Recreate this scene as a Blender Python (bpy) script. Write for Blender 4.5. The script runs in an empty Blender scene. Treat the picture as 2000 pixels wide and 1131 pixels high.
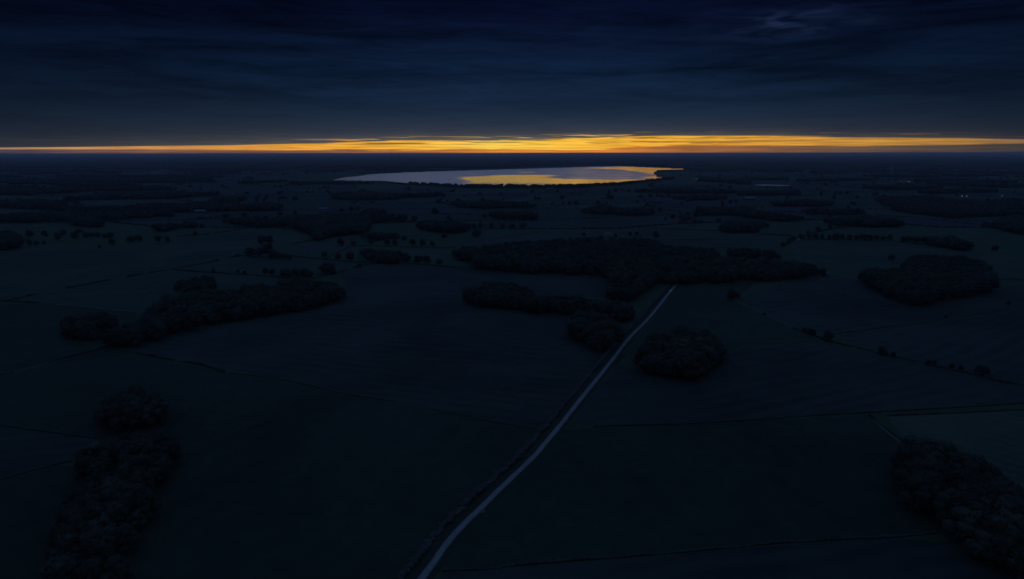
import bpy, bmesh, math, random
import numpy as np
from mathutils import Matrix, Vector, noise as mnoise

C = bpy.context.scene.collection
SC = bpy.context.scene
R = math.radians
rng = random.Random(7)

# ------------------------------------------------------------------ camera
H = 140.0                      # metres above the fields
F = 1333.0                     # focal length in photograph pixels (2000 wide)
PITCH = math.atan((565.5 - 299.0) / F)
ROLL = math.atan(2.5 / 2000.0)
fw = Vector((0, math.cos(PITCH), -math.sin(PITCH)))
up0 = Vector((0, math.sin(PITCH), math.cos(PITCH)))
rt0 = Vector((1, 0, 0))
rt = rt0 * math.cos(ROLL) - up0 * math.sin(ROLL)
up = up0 * math.cos(ROLL) + rt0 * math.sin(ROLL)
CAM = Vector((0, 0, H))
cd = bpy.data.cameras.new('camera')
cam = bpy.data.objects.new('camera', cd)
C.objects.link(cam)
M3 = Matrix((rt, up, -fw)).transposed()
cam.matrix_world = Matrix.Translation(CAM) @ M3.to_4x4()
cd.sensor_fit = 'HORIZONTAL'
cd.sensor_width = 36.0
cd.lens = F / 2000.0 * 36.0
cd.clip_start = 1.0
cd.clip_end = 400000.0
SC.camera = cam


def ray(u, v):
    return (rt * (u - 1000.0) + up * (565.5 - v) + fw * F).normalized()


def gp(u, v, z=0.0):
    """the ground point that the camera sees at photograph pixel (u, v)"""
    d = ray(u, v)
    t = (z - H) / d.z
    return CAM + d * t


def px(p):
    q = Vector(p) - CAM
    w = q.dot(fw)
    return 1000.0 + q.dot(rt) / w * F, 565.5 - q.dot(up) / w * F


def ppm(p):
    """pixels per metre at a point"""
    return F / max(1.0, (Vector(p) - CAM).dot(fw))


def azel(u, v):
    d = ray(u, v)
    return math.degrees(math.atan2(d.x, d.y)), math.degrees(math.asin(d.z))


def lin(c):
    return tuple(((x / 255.0) / 12.92) if x / 255.0 <= 0.04045 else (((x / 255.0) + 0.055) / 1.055) ** 2.4 for x in c)


# ------------------------------------------------------------------ render settings
SC.view_settings.view_transform = 'Standard'
SC.view_settings.look = 'None'
SC.view_settings.exposure = 0.0
SC.view_settings.gamma = 1.0
SC.view_settings.use_curve_mapping = False
SC.render.engine = 'CYCLES'
SC.cycles.use_denoising = True
SC.cycles.max_bounces = 4
SC.cycles.volume_bounces = 0
SC.cycles.diffuse_bounces = 3
SC.cycles.glossy_bounces = 2
SC.cycles.caustics_reflective = False
SC.cycles.caustics_refractive = False
SC.cycles.sample_clamp_indirect = 2.0


class NT:
    """small helper to write node graphs as expressions"""
    def __init__(s, tree):
        s.t = tree
        s.n = tree.nodes
        s.l = tree.links

    def new(s, typ, **kw):
        nd = s.n.new(typ)
        for k, v in kw.items():
            setattr(nd, k, v)
        return nd

    def put(s, sock, v):
        if isinstance(v, (int, float)):
            sock.default_value = v
        elif isinstance(v, (tuple, list)):
            n = len(sock.default_value)
            sock.default_value = tuple(v)[:n] if len(v) >= n else tuple(v) + (1.0,) * (n - len(v))
        else:
            s.l.new(v, sock)

    def m(s, op, a, b=0.0, c=0.0, clamp=False):
        nd = s.new('ShaderNodeMath', operation=op)
        nd.use_clamp = clamp
        for i, x in enumerate((a, b, c)):
            s.put(nd.inputs[i], x)
        return nd.outputs[0]

    def mix(s, f, a, b):
        nd = s.new('ShaderNodeMix', data_type='RGBA')
        s.put(nd.inputs[0], f)
        s.put(nd.inputs[6], a)
        s.put(nd.inputs[7], b)
        return nd.outputs[2]

    def scale(s, col, k):
        nd = s.new('ShaderNodeVectorMath', operation='SCALE')
        s.put(nd.inputs[0], col)
        s.put(nd.inputs[3], k)
        return nd.outputs[0]

    def vadd(s, a, b):
        nd = s.new('ShaderNodeVectorMath', operation='ADD')
        s.put(nd.inputs[0], a)
        s.put(nd.inputs[1], b)
        return nd.outputs[0]

    def xyz(s, x, y, z=0.0):
        nd = s.new('ShaderNodeCombineXYZ')
        for i, q in enumerate((x, y, z)):
            s.put(nd.inputs[i], q)
        return nd.outputs[0]

    def noise(s, vec, scale=1.0, detail=3.0, rough=0.5, dist=0.0):
        nd = s.new('ShaderNodeTexNoise')
        s.put(nd.inputs['Vector'], vec)
        nd.inputs['Scale'].default_value = scale
        nd.inputs['Detail'].default_value = detail
        nd.inputs['Roughness'].default_value = rough
        nd.inputs['Distortion'].default_value = dist
        return nd.outputs[0]

    def smooth(s, x, a, b, lo=0.0, hi=1.0):
        nd = s.new('ShaderNodeMapRange', interpolation_type='SMOOTHSTEP')
        for i, q in enumerate((x, a, b, lo, hi)):
            s.put(nd.inputs[i], q)
        return nd.outputs[0]

    def ramp(s, fac, stops, ease='LINEAR'):
        nd = s.new('ShaderNodeValToRGB')
        cr = nd.color_ramp
        cr.interpolation = ease
        while len(cr.elements) > 1:
            cr.elements.remove(cr.elements[-1])
        cr.elements[0].position = stops[0][0]
        cr.elements[0].color = tuple(stops[0][1]) + (1.0,)
        for p, c in stops[1:]:
            e = cr.elements.new(p)
            e.color = tuple(c) + (1.0,)
        s.put(nd.inputs[0], fac)
        return nd.outputs[0]


# ------------------------------------------------------------------ sky
W = bpy.data.worlds.new('World')
SC.world = W
W.use_nodes = True
W.cycles.sampling_method = 'MANUAL'
W.cycles.sample_map_resolution = 4096
W.node_tree.nodes.clear()
w = NT(W.node_tree)
tc = w.new('ShaderNodeTexCoord').outputs['Generated']
sp = w.new('ShaderNodeSeparateXYZ')
w.l.new(tc, sp.inputs[0])
AZ = w.m('MULTIPLY', w.m('ARCTAN2', sp.outputs[0], sp.outputs[1]), 57.29578)
EL = w.m('MULTIPLY', w.m('ARCSINE', sp.outputs[2]), 57.29578)
AF = w.m('DIVIDE', w.m('ADD', AZ, 60.0), 120.0, clamp=True)


def apos(u):
    return (azel(u, 285)[0] + 60.0) / 120.0


def elv(u, v):
    return azel(u, v)[1]


def edge_ramp(pts, lo=-0.4, span=3.0):
    st = [(apos(u), ((elv(u, v) - lo) / span,) * 3) for u, v in pts]
    r_ = w.ramp(AF, st)
    return w.m('ADD', w.m('MULTIPLY', r_, span), lo)


# the wavering cloud edges: long thin noise streaks along the horizon
n_edge = w.noise(w.xyz(w.m('MULTIPLY', AZ, 0.22), w.m('MULTIPLY', EL, 2.2)), 1.0, 4.0, 0.55, 0.6)
n_fine = w.noise(w.xyz(w.m('MULTIPLY', AZ, 0.30), w.m('MULTIPLY', EL, 9.0), 3.3), 1.0, 3.0, 0.5, 0.3)
n_bar = w.noise(w.xyz(w.m('MULTIPLY', AZ, 0.16), w.m('MULTIPLY', EL, 5.5), 8.1), 1.0, 3.0, 0.55, 0.5)
n_big = w.noise(w.xyz(w.m('MULTIPLY', AZ, 0.045), w.m('MULTIPLY', EL, 0.42), 1.7), 1.0, 5.0, 0.55, 0.8)
n_mid = w.noise(w.xyz(w.m('MULTIPLY', AZ, 0.16), w.m('MULTIPLY', EL, 1.5), 5.2), 1.0, 6.0, 0.66, 0.9)

top = edge_ramp([(0, 288), (150, 287), (300, 285), (450, 283.5), (560, 281), (640, 280.5), (690, 277), (760, 275), (880, 275),
                 (985, 274), (1090, 271), (1200, 267), (1300, 265), (1520, 265), (1640, 268), (1760, 268.5), (1880, 270), (2000, 272)])
bot = edge_ramp([(0, 292), (300, 292), (420, 293), (560, 294), (700, 292), (900, 292), (1000, 292.5), (1090, 293), (1180, 292), (1250, 286),
                 (1350, 284), (1550, 285), (1680, 285.5), (1800, 283), (1900, 282.5), (2000, 280)])
wob = w.m('MULTIPLY', w.m('SUBTRACT', w.m('ADD', w.m('MULTIPLY', n_edge, 0.6), w.m('MULTIPLY', n_fine, 0.5)), 0.55), w.ramp(AF, [(apos(0), (0.02,) * 3), (apos(540), (0.06,) * 3), (apos(700), (0.55,) * 3),
                                                              (apos(1150), (0.5,) * 3), (apos(1400), (0.14,) * 3), (apos(2000), (0.10,) * 3)]))
ELw = w.m('ADD', EL, wob)
in_gap = w.smooth(w.m('SUBTRACT', top, ELw), -0.03, 0.05)
above_bot = w.smooth(w.m('SUBTRACT', ELw, bot), -0.06, 0.09)
bright = w.ramp(AF, [(0.0, lin((40, 45, 62))), (apos(-250), lin((70, 66, 76))), (apos(0), lin((176, 134, 100))), (apos(150), lin((204, 148, 92))), (apos(300), lin((214, 150, 88))), (apos(480), lin((226, 152, 60))),
                     (apos(620), lin((242, 168, 60))), (apos(780), lin((252, 184, 62))), (apos(960), lin((255, 208, 88))), (apos(1080), lin((254, 196, 70))),
                     (apos(1250), lin((246, 178, 58))), (apos(1420), lin((232, 165, 58))), (apos(1600), lin((212, 150, 64))), (apos(1760), lin((194, 140, 64))),
                     (apos(1890), lin((172, 125, 65))), (apos(2000), lin((140, 104, 70))), (apos(2300), lin((60, 58, 66))), (1.0, lin((36, 42, 58)))])
dull = w.ramp(AF, [(0.0, lin((34, 42, 60))), (apos(0), lin((76, 68, 80))), (apos(150), lin((104, 80, 76))), (apos(300), lin((132, 91, 72))), (apos(520), lin((120, 82, 72))),
                   (apos(640), lin((142, 94, 70))), (apos(760), lin((160, 104, 66))), (apos(880), lin((205, 122, 52))), (apos(1000), lin((228, 142, 52))), (apos(1180), lin((234, 140, 52))),
                   (apos(1280), lin((180, 112, 58))), (apos(1400), lin((158, 102, 62))), (apos(1560), lin((124, 90, 66))), (apos(1750), lin((96, 77, 68))), (apos(2000), lin((66, 62, 62))), (1.0, lin((32, 40, 56)))])
gap = w.mix(above_bot, dull, bright)
gap = w.scale(gap, w.smooth(n_fine, 0.25, 0.7, 0.70, 1.10))
# the deck of cloud above the gap
st = [(1.0, (31, 44, 64)), (2.5, (27, 43, 64)), (4.2, (19, 36, 59)), (6.3, (12, 28, 52)), (8.4, (9, 22, 46)), (10.5, (6, 14, 38)), (12.8, (3, 9, 30)), (20, (4, 12, 36)), (40, (8, 20, 48))]
deck = w.ramp(w.m('DIVIDE', EL, 40.0, clamp=True), [(e / 40.0, lin(c)) for e, c in st])
side = w.m('ADD', 0.52, w.m('MULTIPLY', 0.48, w.m('POWER', 2.71828, w.m('MULTIPLY', -1.0, w.m('POWER', w.m('DIVIDE', w.m('ADD', AZ, -1.0), 27.0), 2.0)))))
deck = w.scale(deck, side)
streak = w.m('ADD', w.m('MULTIPLY', w.smooth(n_big, 0.3, 0.72), 0.80), w.m('MULTIPLY', w.smooth(n_mid, 0.3, 0.72), 0.50))
lowcalm = w.smooth(EL, 2.0, 7.0, 0.25, 1.0)
deck = w.scale(deck, w.m('ADD', 1.0, w.m('MULTIPLY', w.m('SUBTRACT', w.m('MULTIPLY', streak, 0.85), 0.64), lowcalm)))
ga = w.m('POWER', 2.71828, w.m('MULTIPLY', -1.0, w.m('POWER', w.m('DIVIDE', w.m('ADD', AZ, -1.0), 30.0), 2.0)))
ge = w.m('POWER', 2.71828, w.m('MULTIPLY', -1.0, w.m('DIVIDE', w.m('MAXIMUM', w.m('SUBTRACT', EL, 0.9), 0.0), 0.75)))
glow = w.scale((0.056, 0.050, 0.036), w.m('MULTIPLY', w.m('MULTIPLY', ga, ge), w.smooth(n_fine, 0.2, 0.8, 0.75, 1.2)))
deck = w.vadd(deck, glow)
# warm light caught by the ragged underside just above the gap, and thin broken streaks of it
over = w.m('MAXIMUM', w.m('SUBTRACT', EL, top), 0.0)
rim = w.m('MULTIPLY', ga, w.m('POWER', 2.71828, w.m('MULTIPLY', -1.0, w.m('DIVIDE', over, 0.28))))
deck = w.vadd(deck, w.scale((0.075, 0.050, 0.022), w.m('MULTIPLY', rim, w.smooth(n_edge, 0.3, 0.7, 0.5, 1.2))))
n_wisp = w.noise(w.xyz(w.m('MULTIPLY', AZ, 0.20), w.m('MULTIPLY', EL, 8.0), 12.4), 1.0, 2.0, 0.5, 0.3)
wisp = w.m('MULTIPLY', w.m('MULTIPLY', w.smooth(n_wisp, 0.56, 0.64), w.smooth(over, 0.45, 0.12)), w.ramp(AF, [(apos(520), (0, 0, 0)), (apos(640), (1, 1, 1)), (apos(1180), (0.9, 0.9, 0.9)), (apos(1500), (0.25, 0.25, 0.25))]))
deck = w.mix(w.m('MULTIPLY', wisp, 0.75), deck, bright)
# a thin place high in the cloud, where paler sky shows
a0, e0 = azel(1545, 42)
spot = w.m('POWER', 2.71828, w.m('MULTIPLY', -1.0, w.m('ADD', w.m('POWER', w.m('DIVIDE', w.m('SUBTRACT', AZ, a0), 4.6), 2.0), w.m('POWER', w.m('DIVIDE', w.m('SUBTRACT', EL, e0), 0.85), 2.0))))
n_spot = w.noise(w.xyz(w.m('MULTIPLY', AZ, 0.28), w.m('MULTIPLY', EL, 1.5), 2.2), 1.0, 2.0, 0.5, 0.8)
deck = w.vadd(deck, w.scale((0.013, 0.024, 0.064), w.m('MULTIPLY', spot, w.smooth(n_spot, 0.36, 0.80))))
# bars of dark cloud lying in the upper part of the gap
bar_az = w.ramp(AF, [(apos(560), (0, 0, 0)), (apos(680), (1, 1, 1)), (apos(1250), (0.9, 0.9, 0.9)), (apos(1500), (0.5, 0.5, 0.5)), (apos(1750), (0.25, 0.25, 0.25)), (apos(2000), (0.1, 0.1, 0.1))])
bar = w.m('MULTIPLY', w.m('MULTIPLY', w.smooth(n_bar, 0.50, 0.57), bar_az), w.smooth(EL, 0.62, 0.78))
barcol = w.vadd(w.scale(gap, 0.16), (0.03, 0.026, 0.022))
gap = w.mix(w.m('MULTIPLY', bar, 0.85), gap, barcol)
sky = w.mix(in_gap, deck, gap)
nis = w.new('ShaderNodeTexSky', sky_type='NISHITA')
nis.sun_disc = False
nis.sun_elevation = R(-3.0)
nis.sun_rotation = R(0.0)
sky = w.vadd(sky, w.scale(nis.outputs[0], 0.0006))
bg = w.new('ShaderNodeBackground')
w.l.new(sky, bg.inputs[0])
bg.inputs[1].default_value = 1.0
wo = w.new('ShaderNodeOutputWorld')
w.l.new(bg.outputs[0], wo.inputs[0])

# the last daylight through the overcast: one very soft, very weak sun lamp
sl = bpy.data.lights.new('sun', 'SUN')
sl.energy = 0.36
sl.angle = R(151.9)
sl.color = (0.19, 0.40, 1.0)
sun = bpy.data.objects.new('sun', sl)
C.objects.link(sun)
sun.rotation_euler = (R(-13), 0, 0)


# ------------------------------------------------------------------ helpers
def tag(o, label=None, cat=None, group=None, kind=None):
    if label:
        o['label'] = label
    if cat:
        o['category'] = cat
    if group:
        o['group'] = group
    if kind:
        o['kind'] = kind
    return o


def mesh_obj(name, verts, faces, mat, parent=None, mats=None, fmat=None, smooth=False):
    me = bpy.data.meshes.new(name)
    me.from_pydata([tuple(v) for v in verts], [], faces)
    for mm in (mats or [mat]):
        me.materials.append(mm)
    if fmat is not None:
        me.polygons.foreach_set('material_index', np.array(fmat, dtype=np.int32))
    if smooth:
        me.polygons.foreach_set('use_smooth', np.ones(len(me.polygons), dtype=bool))
    me.update()
    if len(me.polygons) == 1 and me.polygons[0].normal.z < 0:
        me.flip_normals()
    o = bpy.data.objects.new(name, me)
    C.objects.link(o)
    if parent:
        o.parent = parent
    return o


def empty(name, loc, rz=0.0):
    o = bpy.data.objects.new(name, None)
    C.objects.link(o)
    o.location = loc
    o.rotation_euler = (0, 0, rz)
    return o


def material(name, col, rough=0.9, vary=None, scale=0.05, spec=0.15, rnd=0.0, stretch=(1, 1, 1), vary2=None, scale2=1.0, rows=None):
    m_ = bpy.data.materials.new(name)
    m_.use_nodes = True
    t = NT(m_.node_tree)
    b = t.n['Principled BSDF']
    b.inputs['Roughness'].default_value = rough
    b.inputs['Specular IOR Level'].default_value = spec
    g = t.new('ShaderNodeNewGeometry').outputs['Position']
    mp = t.new('ShaderNodeMapping')
    mp.inputs['Scale'].default_value = stretch
    t.l.new(g, mp.inputs[0])
    c_ = tuple(col)
    if vary:
        c_ = t.mix(t.smooth(t.noise(mp.outputs[0], scale, 6.0, 0.6, 0.4), 0.3, 0.7), col, vary)
    if vary2:
        c_ = t.mix(t.smooth(t.noise(mp.outputs[0], scale2, 5.0, 0.65, 0.2), 0.42, 0.68), c_, vary2)
    if rows:
        ang, gap_, amt = rows
        sp_ = t.new('ShaderNodeSeparateXYZ')
        t.l.new(g, sp_.inputs[0])
        oi = t.new('ShaderNodeObjectInfo').outputs['Random']
        a_ = t.m('ADD', R(ang), t.m('MULTIPLY', oi, 1.2))
        d_ = t.m('ADD', t.m('MULTIPLY', sp_.outputs[0], t.m('COSINE', a_)), t.m('MULTIPLY', sp_.outputs[1], t.m('SINE', a_)))
        wob_ = t.m('MULTIPLY', t.noise(g, 0.012, 2.0), 22.0)
        ph = t.m('FRACT', t.m('DIVIDE', t.m('ADD', d_, wob_), gap_))
        tri = t.m('ABSOLUTE', t.m('SUBTRACT', ph, 0.5))
        band = t.smooth(tri, 0.10, 0.40)
        wear = t.smooth(t.noise(g, 0.02, 3.0), 0.35, 0.65)
        c_ = t.scale(c_, t.m('SUBTRACT', 1.0 + amt * 0.4, t.m('MULTIPLY', t.m('MULTIPLY', band, wear), amt)))
        big = t.smooth(t.noise(g, 0.006, 5.0, 0.6, 0.8), 0.32, 0.68)
        c_ = t.scale(c_, t.m('ADD', 0.78, t.m('MULTIPLY', big, 0.42)))
    if rnd:
        oi = t.new('ShaderNodeObjectInfo').outputs['Random']
        c_ = t.scale(c_, t.m('ADD', 1.0 - rnd, t.m('MULTIPLY', oi, 2.0 * rnd)))
    t.put(b.inputs['Base Color'], c_)
    return m_


def poly_in(poly):
    P = np.array(poly, dtype=float)
    X, Y = P[:, 0], P[:, 1]
    X2, Y2 = np.roll(X, -1), np.roll(Y, -1)

    def f(x, y):
        x = np.asarray(x, float)[..., None]
        y = np.asarray(y, float)[..., None]
        c_ = ((Y > y) != (Y2 > y)) & (x < (X2 - X) * (y - Y) / (Y2 - Y + 1e-12) + X)
        return (c_.sum(-1) % 2) == 1
    return f


def np_px(x, y, z):
    qx, qy, qz = x - CAM.x, y - CAM.y, z - CAM.z
    ww = qx * fw.x + qy * fw.y + qz * fw.z
    return (1000.0 + (qx * rt.x + qy * rt.y + qz * rt.z) / ww * F,
            565.5 - (qx * up.x + qy * up.y + qz * up.z) / ww * F)


# ------------------------------------------------------------------ materials
GRASS = [
    material('meadow_grass', (0.066, 0.091, 0.056), vary=(0.052, 0.075, 0.048), scale=0.012, vary2=(0.077, 0.100, 0.065), scale2=0.09, rows=(20, 13, 0.16)),
    material('pasture_grass', (0.044, 0.066, 0.039), vary=(0.034, 0.054, 0.033), scale=0.010, vary2=(0.052, 0.072, 0.044), scale2=0.11, rows=(-30, 16, 0.12)),
    material('winter_crop', (0.050, 0.066, 0.049), vary=(0.059, 0.072, 0.055), scale=0.008, vary2=(0.045, 0.057, 0.046), scale2=0.07, rows=(65, 12, 0.28)),
    material('stubble', (0.088, 0.108, 0.066), vary=(0.070, 0.092, 0.056), scale=0.010, vary2=(0.096, 0.112, 0.072), scale2=0.12, rows=(50, 9, 0.24)),
    material('ploughed_soil', (0.069, 0.055, 0.055), vary=(0.057, 0.046, 0.046), scale=0.012, vary2=(0.076, 0.062, 0.062), scale2=0.1, rows=(10, 11, 0.26)),
    material('rough_grass', (0.074, 0.089, 0.060), vary=(0.054, 0.068, 0.046), scale=0.02, vary2=(0.088, 0.091, 0.070), scale2=0.2, rows=(0, 18, 0.15)),
]
LEAF = material('tree_leaves', (0.108, 0.114, 0.078), rough=0.85, vary=(0.150, 0.146, 0.098), scale=0.35, rnd=0.26)
def translucent(m_, k):
    nt = m_.node_tree
    b = nt.nodes['Principled BSDF']
    tr = nt.nodes.new('ShaderNodeBsdfTranslucent')
    for l in list(nt.links):
        if l.to_socket == b.inputs['Base Color']:
            nt.links.new(l.from_socket, tr.inputs['Color'])
    mx = nt.nodes.new('ShaderNodeMixShader')
    mx.inputs[0].default_value = k
    nt.links.new(b.outputs[0], mx.inputs[1])
    nt.links.new(tr.outputs[0], mx.inputs[2])
    nt.links.new(mx.outputs[0], nt.nodes['Material Output'].inputs[0])


translucent(LEAF, 0.35)
BARK = material('tree_bark', (0.055, 0.045, 0.036), rough=0.95, vary=(0.035, 0.03, 0.025), scale=1.5)
HEDGE = material('hedge_leaves', (0.078, 0.086, 0.056), rough=0.9, vary=(0.105, 0.108, 0.070), scale=0.5)
HEDGE2 = material('hawthorn_leaves', (0.105, 0.095, 0.075), rough=0.9, vary=(0.14, 0.12, 0.10), scale=0.5)
ROADM = material('road_tarmac', (0.32, 0.30, 0.265), rough=0.8, vary=(0.225, 0.215, 0.195), scale=0.10, spec=0.2, vary2=(0.40, 0.37, 0.325), scale2=1.2)
VERGE = material('verge_grass', (0.052, 0.068, 0.042), vary=(0.038, 0.050, 0.032), scale=0.25)
TRACKM = material('track_gravel', (0.20, 0.19, 0.165), vary=(0.13, 0.135, 0.10), scale=0.3)
WALLM = material('white_render', (0.46, 0.44, 0.40), vary=(0.36, 0.34, 0.31), scale=0.4)
ROOFP = material('pale_sheet_roof', (0.27, 0.27, 0.28), vary=(0.21, 0.21, 0.22), scale=0.2, rough=0.6)
ROOFD = material('slate_roof', (0.10, 0.10, 0.11), vary=(0.14, 0.13, 0.13), scale=0.5, rough=0.7)
GLASSM = material('window_glass', (0.03, 0.035, 0.04), rough=0.1, spec=0.5)
STEELM = material('galvanised_steel', (0.3, 0.3, 0.31), rough=0.5)
CARP = material('pale_car_paint', (0.70, 0.70, 0.72), rough=0.3, spec=0.5)
TYREM = material('tyre_rubber', (0.02, 0.02, 0.02), rough=0.9)


def water_material(name):
    m_ = bpy.data.materials.new(name)
    m_.use_nodes = True
    t = NT(m_.node_tree)
    b = t.n['Principled BSDF']
    b.inputs['Base Color'].default_value = (0.010, 0.014, 0.018, 1)
    b.inputs['IOR'].default_value = 1.333
    b.inputs['Specular IOR Level'].default_value = 0.5
    at = t.new('ShaderNodeAttribute', attribute_name='mirror_lean').outputs['Fac']  # added normal lean that steers the sky reflection, not waves
    pos = t.new('ShaderNodeNewGeometry').outputs['Position']
    mp = t.new('ShaderNodeMapping')
    mp.inputs['Scale'].default_value = (0.0016, 0.0042, 1)
    t.l.new(pos, mp.inputs[0])
    nz = t.noise(mp.outputs[0], 1.0, 6.0, 0.62, 0.6)
    lean = t.m('ADD', at, t.m('MULTIPLY', t.m('SUBTRACT', nz, 0.5), 0.005))
    t.l.new(t.xyz(0.0, lean, 1.0), b.inputs['Normal'])
    t.put(b.inputs['Roughness'], 0.036)
    return m_


WATER = water_material('lake_water')

# ------------------------------------------------------------------ ground
S = 150000.0
g = mesh_obj('ground', [(-S, -3000, 0), (S, -3000, 0), (S, S, 0), (-S, S, 0)], [(0, 1, 2, 3)], None,
             mats=[material('open_grassland', (0.060, 0.100, 0.044), vary=(0.046, 0.080, 0.038), scale=0.0035, vary2=(0.074, 0.108, 0.056), scale2=0.03)])
tag(g, kind='structure')

LAKE = [(649, 351.6), (672, 346.5), (696, 344.6), (716, 341.8), (708, 340), (745, 337.4), (792, 335.4), (845, 333.4), (900, 331.6), (950, 330.2), (1000, 329), (1040, 327.3),
        (1100, 325.8), (1160, 324.4), (1200, 324.5), (1230, 325.6), (1280, 327.2), (1310, 328.4), (1338, 329.2), (1349, 330.0), (1338, 331.6), (1318, 332.4), (1300, 333.4), (1284, 334.6),
        (1276, 337.6), (1282, 341.5), (1300, 344.5), (1314, 347), (1290, 352), (1250, 355), (1220, 358), (1190, 360.2), (1140, 363), (1100, 364.3), (1040, 365.4), (960, 365.6), (900, 364.8), (860, 363), (820, 360), (790, 357.6), (770, 355.5), (744, 354), (700, 354), (672, 353.5)]
in_lake = poly_in(LAKE)
in_lake_wide = poly_in([(u + (6 if u > 1000 else -6), v + (2.5 if v > 345 else -1.5)) for u, v in LAKE])

# fields near the camera, one sheet each
NEAR_FIELDS = [
    (0, [(0, 480), (60, 476), (200, 490), (330, 470), (480, 452), (566, 450), (608, 470), (566, 484), (500, 496), (396, 515), (205, 549), (57, 577), (0, 589)]),
    (0, [(62, 579), (205, 551), (339, 528), (425, 535), (540, 541), (430, 566), (330, 580), (285, 612), (111, 595), (60, 588)]),
    (1, [(0, 594), (75, 593), (285, 614), (262, 640), (215, 676), (111, 703), (0, 732)]),
    (1, [(0, 736), (72, 717), (211, 680), (317, 701), (438, 728), (541, 741), (400, 900), (300, 1010), (190, 860), (0, 830)]),
    (2, [(0, 834), (187, 857), (150, 895), (114, 905), (0, 936)]),
    (1, [(0, 940), (114, 908), (200, 915), (320, 890), (300, 1010), (250, 1131), (0, 1131)]),
    (2, [(222, 680), (400, 640), (670, 588), (676, 560), (662, 533), (737, 515), (874, 523), (1047, 535), (1196, 543), (1188, 582), (1040, 572), (912, 592), (1110, 614), (1112, 660), (1188, 690), (1160, 735), (1062, 836), (952, 820), (743, 778), (541, 739), (317, 698)]),
    (1, [(543, 742), (800, 792), (1057, 841), (960, 940), (800, 1110), (770, 1131), (250, 1131), (345, 880), (420, 800)]),
    (1, [(1326, 560), (1394, 553), (1480, 550), (1433, 586), (1546, 640), (1580, 652), (1596, 666), (1467, 672), (1405, 690), (1330, 640), (1240, 690), (1210, 700), (1270, 632)]),
    (2, [(1442, 586), (1545, 548), (1610, 538), (1680, 548), (1772, 596), (1940, 566), (2040, 549), (2040, 600), (1847, 622), (1632, 651), (1571, 646)]),
    (2, [(1636, 654), (1847, 625), (2040, 600), (2040, 758), (1954, 745), (1761, 699), (1674, 679)]),
    (2, [(1206, 712), (1240, 725), (1367, 742), (1410, 712), (1420, 690), (1467, 674), (1596, 668), (1724, 694), (1867, 727), (2040, 762), (2040, 785), (1829, 797), (1600, 810), (1467, 819), (1200, 830), (1110, 826)]),
    (1, [(1096, 840), (1200, 833), (1467, 821.5), (1699, 811), (1768, 872), (1760, 950), (1860, 1040), (1752, 1047), (1428, 1069), (1200, 1089), (1009, 1103), (880, 1111), (865, 1095), (980, 968)]),
    (3, [(1735, 814), (1867, 808.5), (2040, 799), (2040, 980), (1975, 940), (1880, 873), (1790, 855), (1770, 862)]),
    (2, [(870, 1116), (1009, 1106), (1428, 1072), (1752, 1050), (1880, 1062), (2000, 1140), (850, 1140)]),
    (5, [(576, 482), (612, 471), (700, 462), (690, 489), (568, 499)]),
    (0, [(500, 498), (568, 502), (670, 511), (735, 515), (650, 532), (560, 541), (430, 531), (345, 524), (400, 516)]),
    (3, [(762, 488), (880, 489), (872, 500), (800, 508), (770, 495)]),
    (0, [(1300, 480), (1270, 462), (1200, 456), (1270, 446), (1440, 452), (1545, 462), (1525, 482), (1500, 487), (1400, 487)]),
    (5, [(930, 462), (1060, 453), (1180, 456), (1170, 465), (1040, 471), (960, 479), (890, 482)]),
    (0, [(1530, 486), (1566, 468), (1748, 471), (1795, 476), (1870, 489), (1905, 492), (1990, 500), (1990, 540), (1946, 544), (1930, 512), (1800, 497), (1768, 510), (1700, 526), (1640, 528), (1610, 520)]),
]
for k, (mi, poly) in enumerate(NEAR_FIELDS):
    vs = [gp(u, v, 0.05 + 0.004 * k) for u, v in poly]
    o = mesh_obj('field', vs, [tuple(range(len(vs)))], GRASS[mi])
    tag(o, kind='structure')

# the patchwork of fields beyond, out to 16 km
ca, sa = math.cos(R(14)), math.sin(R(14))
GX, GY = 250.0, 185.0
verts, vid, faces, fm, cells = [], {}, [], [], []
for j in range(-20, 96):
    for i in range(-84, 86):
        a = (i + (rng.random() - 0.5) * 0.55 + 0.5 * (j % 2)) * GX
        b = (j + (rng.random() - 0.5) * 0.55) * GY
        x, y = a * ca - b * sa, a * sa + b * ca + 900
        vid[i, j] = len(verts)
        verts.append((x, y, 0.6))
prev = 0
edges = []
for j in range(-20, 95):
    for i in range(-84, 85):
        q = (vid[i, j], vid[i + 1, j], vid[i + 1, j + 1], vid[i, j + 1])
        cx = sum(verts[t][0] for t in q) / 4
        cy = sum(verts[t][1] for t in q) / 4
        if cy < 950 or abs(cx) > cy * 0.9 + 500 or cy > 16500:
            continue
        pts = [px((verts[t][0], verts[t][1], 0)) for t in q]
        if any(p[1] > 452 for p in pts):
            continue
        if any(in_lake_wide(p[0], p[1]) for p in pts + [px((cx, cy, 0))]):
            continue
        if rng.random() > 0.3:
            prev = rng.choices([0, 1, 2, 3, 4, 5], [2.5, 6, 5, 0.7, 2.5, 1.2])[0]
        faces.append(q)
        fm.append(prev)
        cells.append((q, cx, cy))
        edges.append((q[0], q[1]))
        edges.append((q[0], q[3]))
fl = mesh_obj('farmland', verts, faces, None, mats=GRASS, fmat=fm)
tag(fl, kind='structure')

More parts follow.
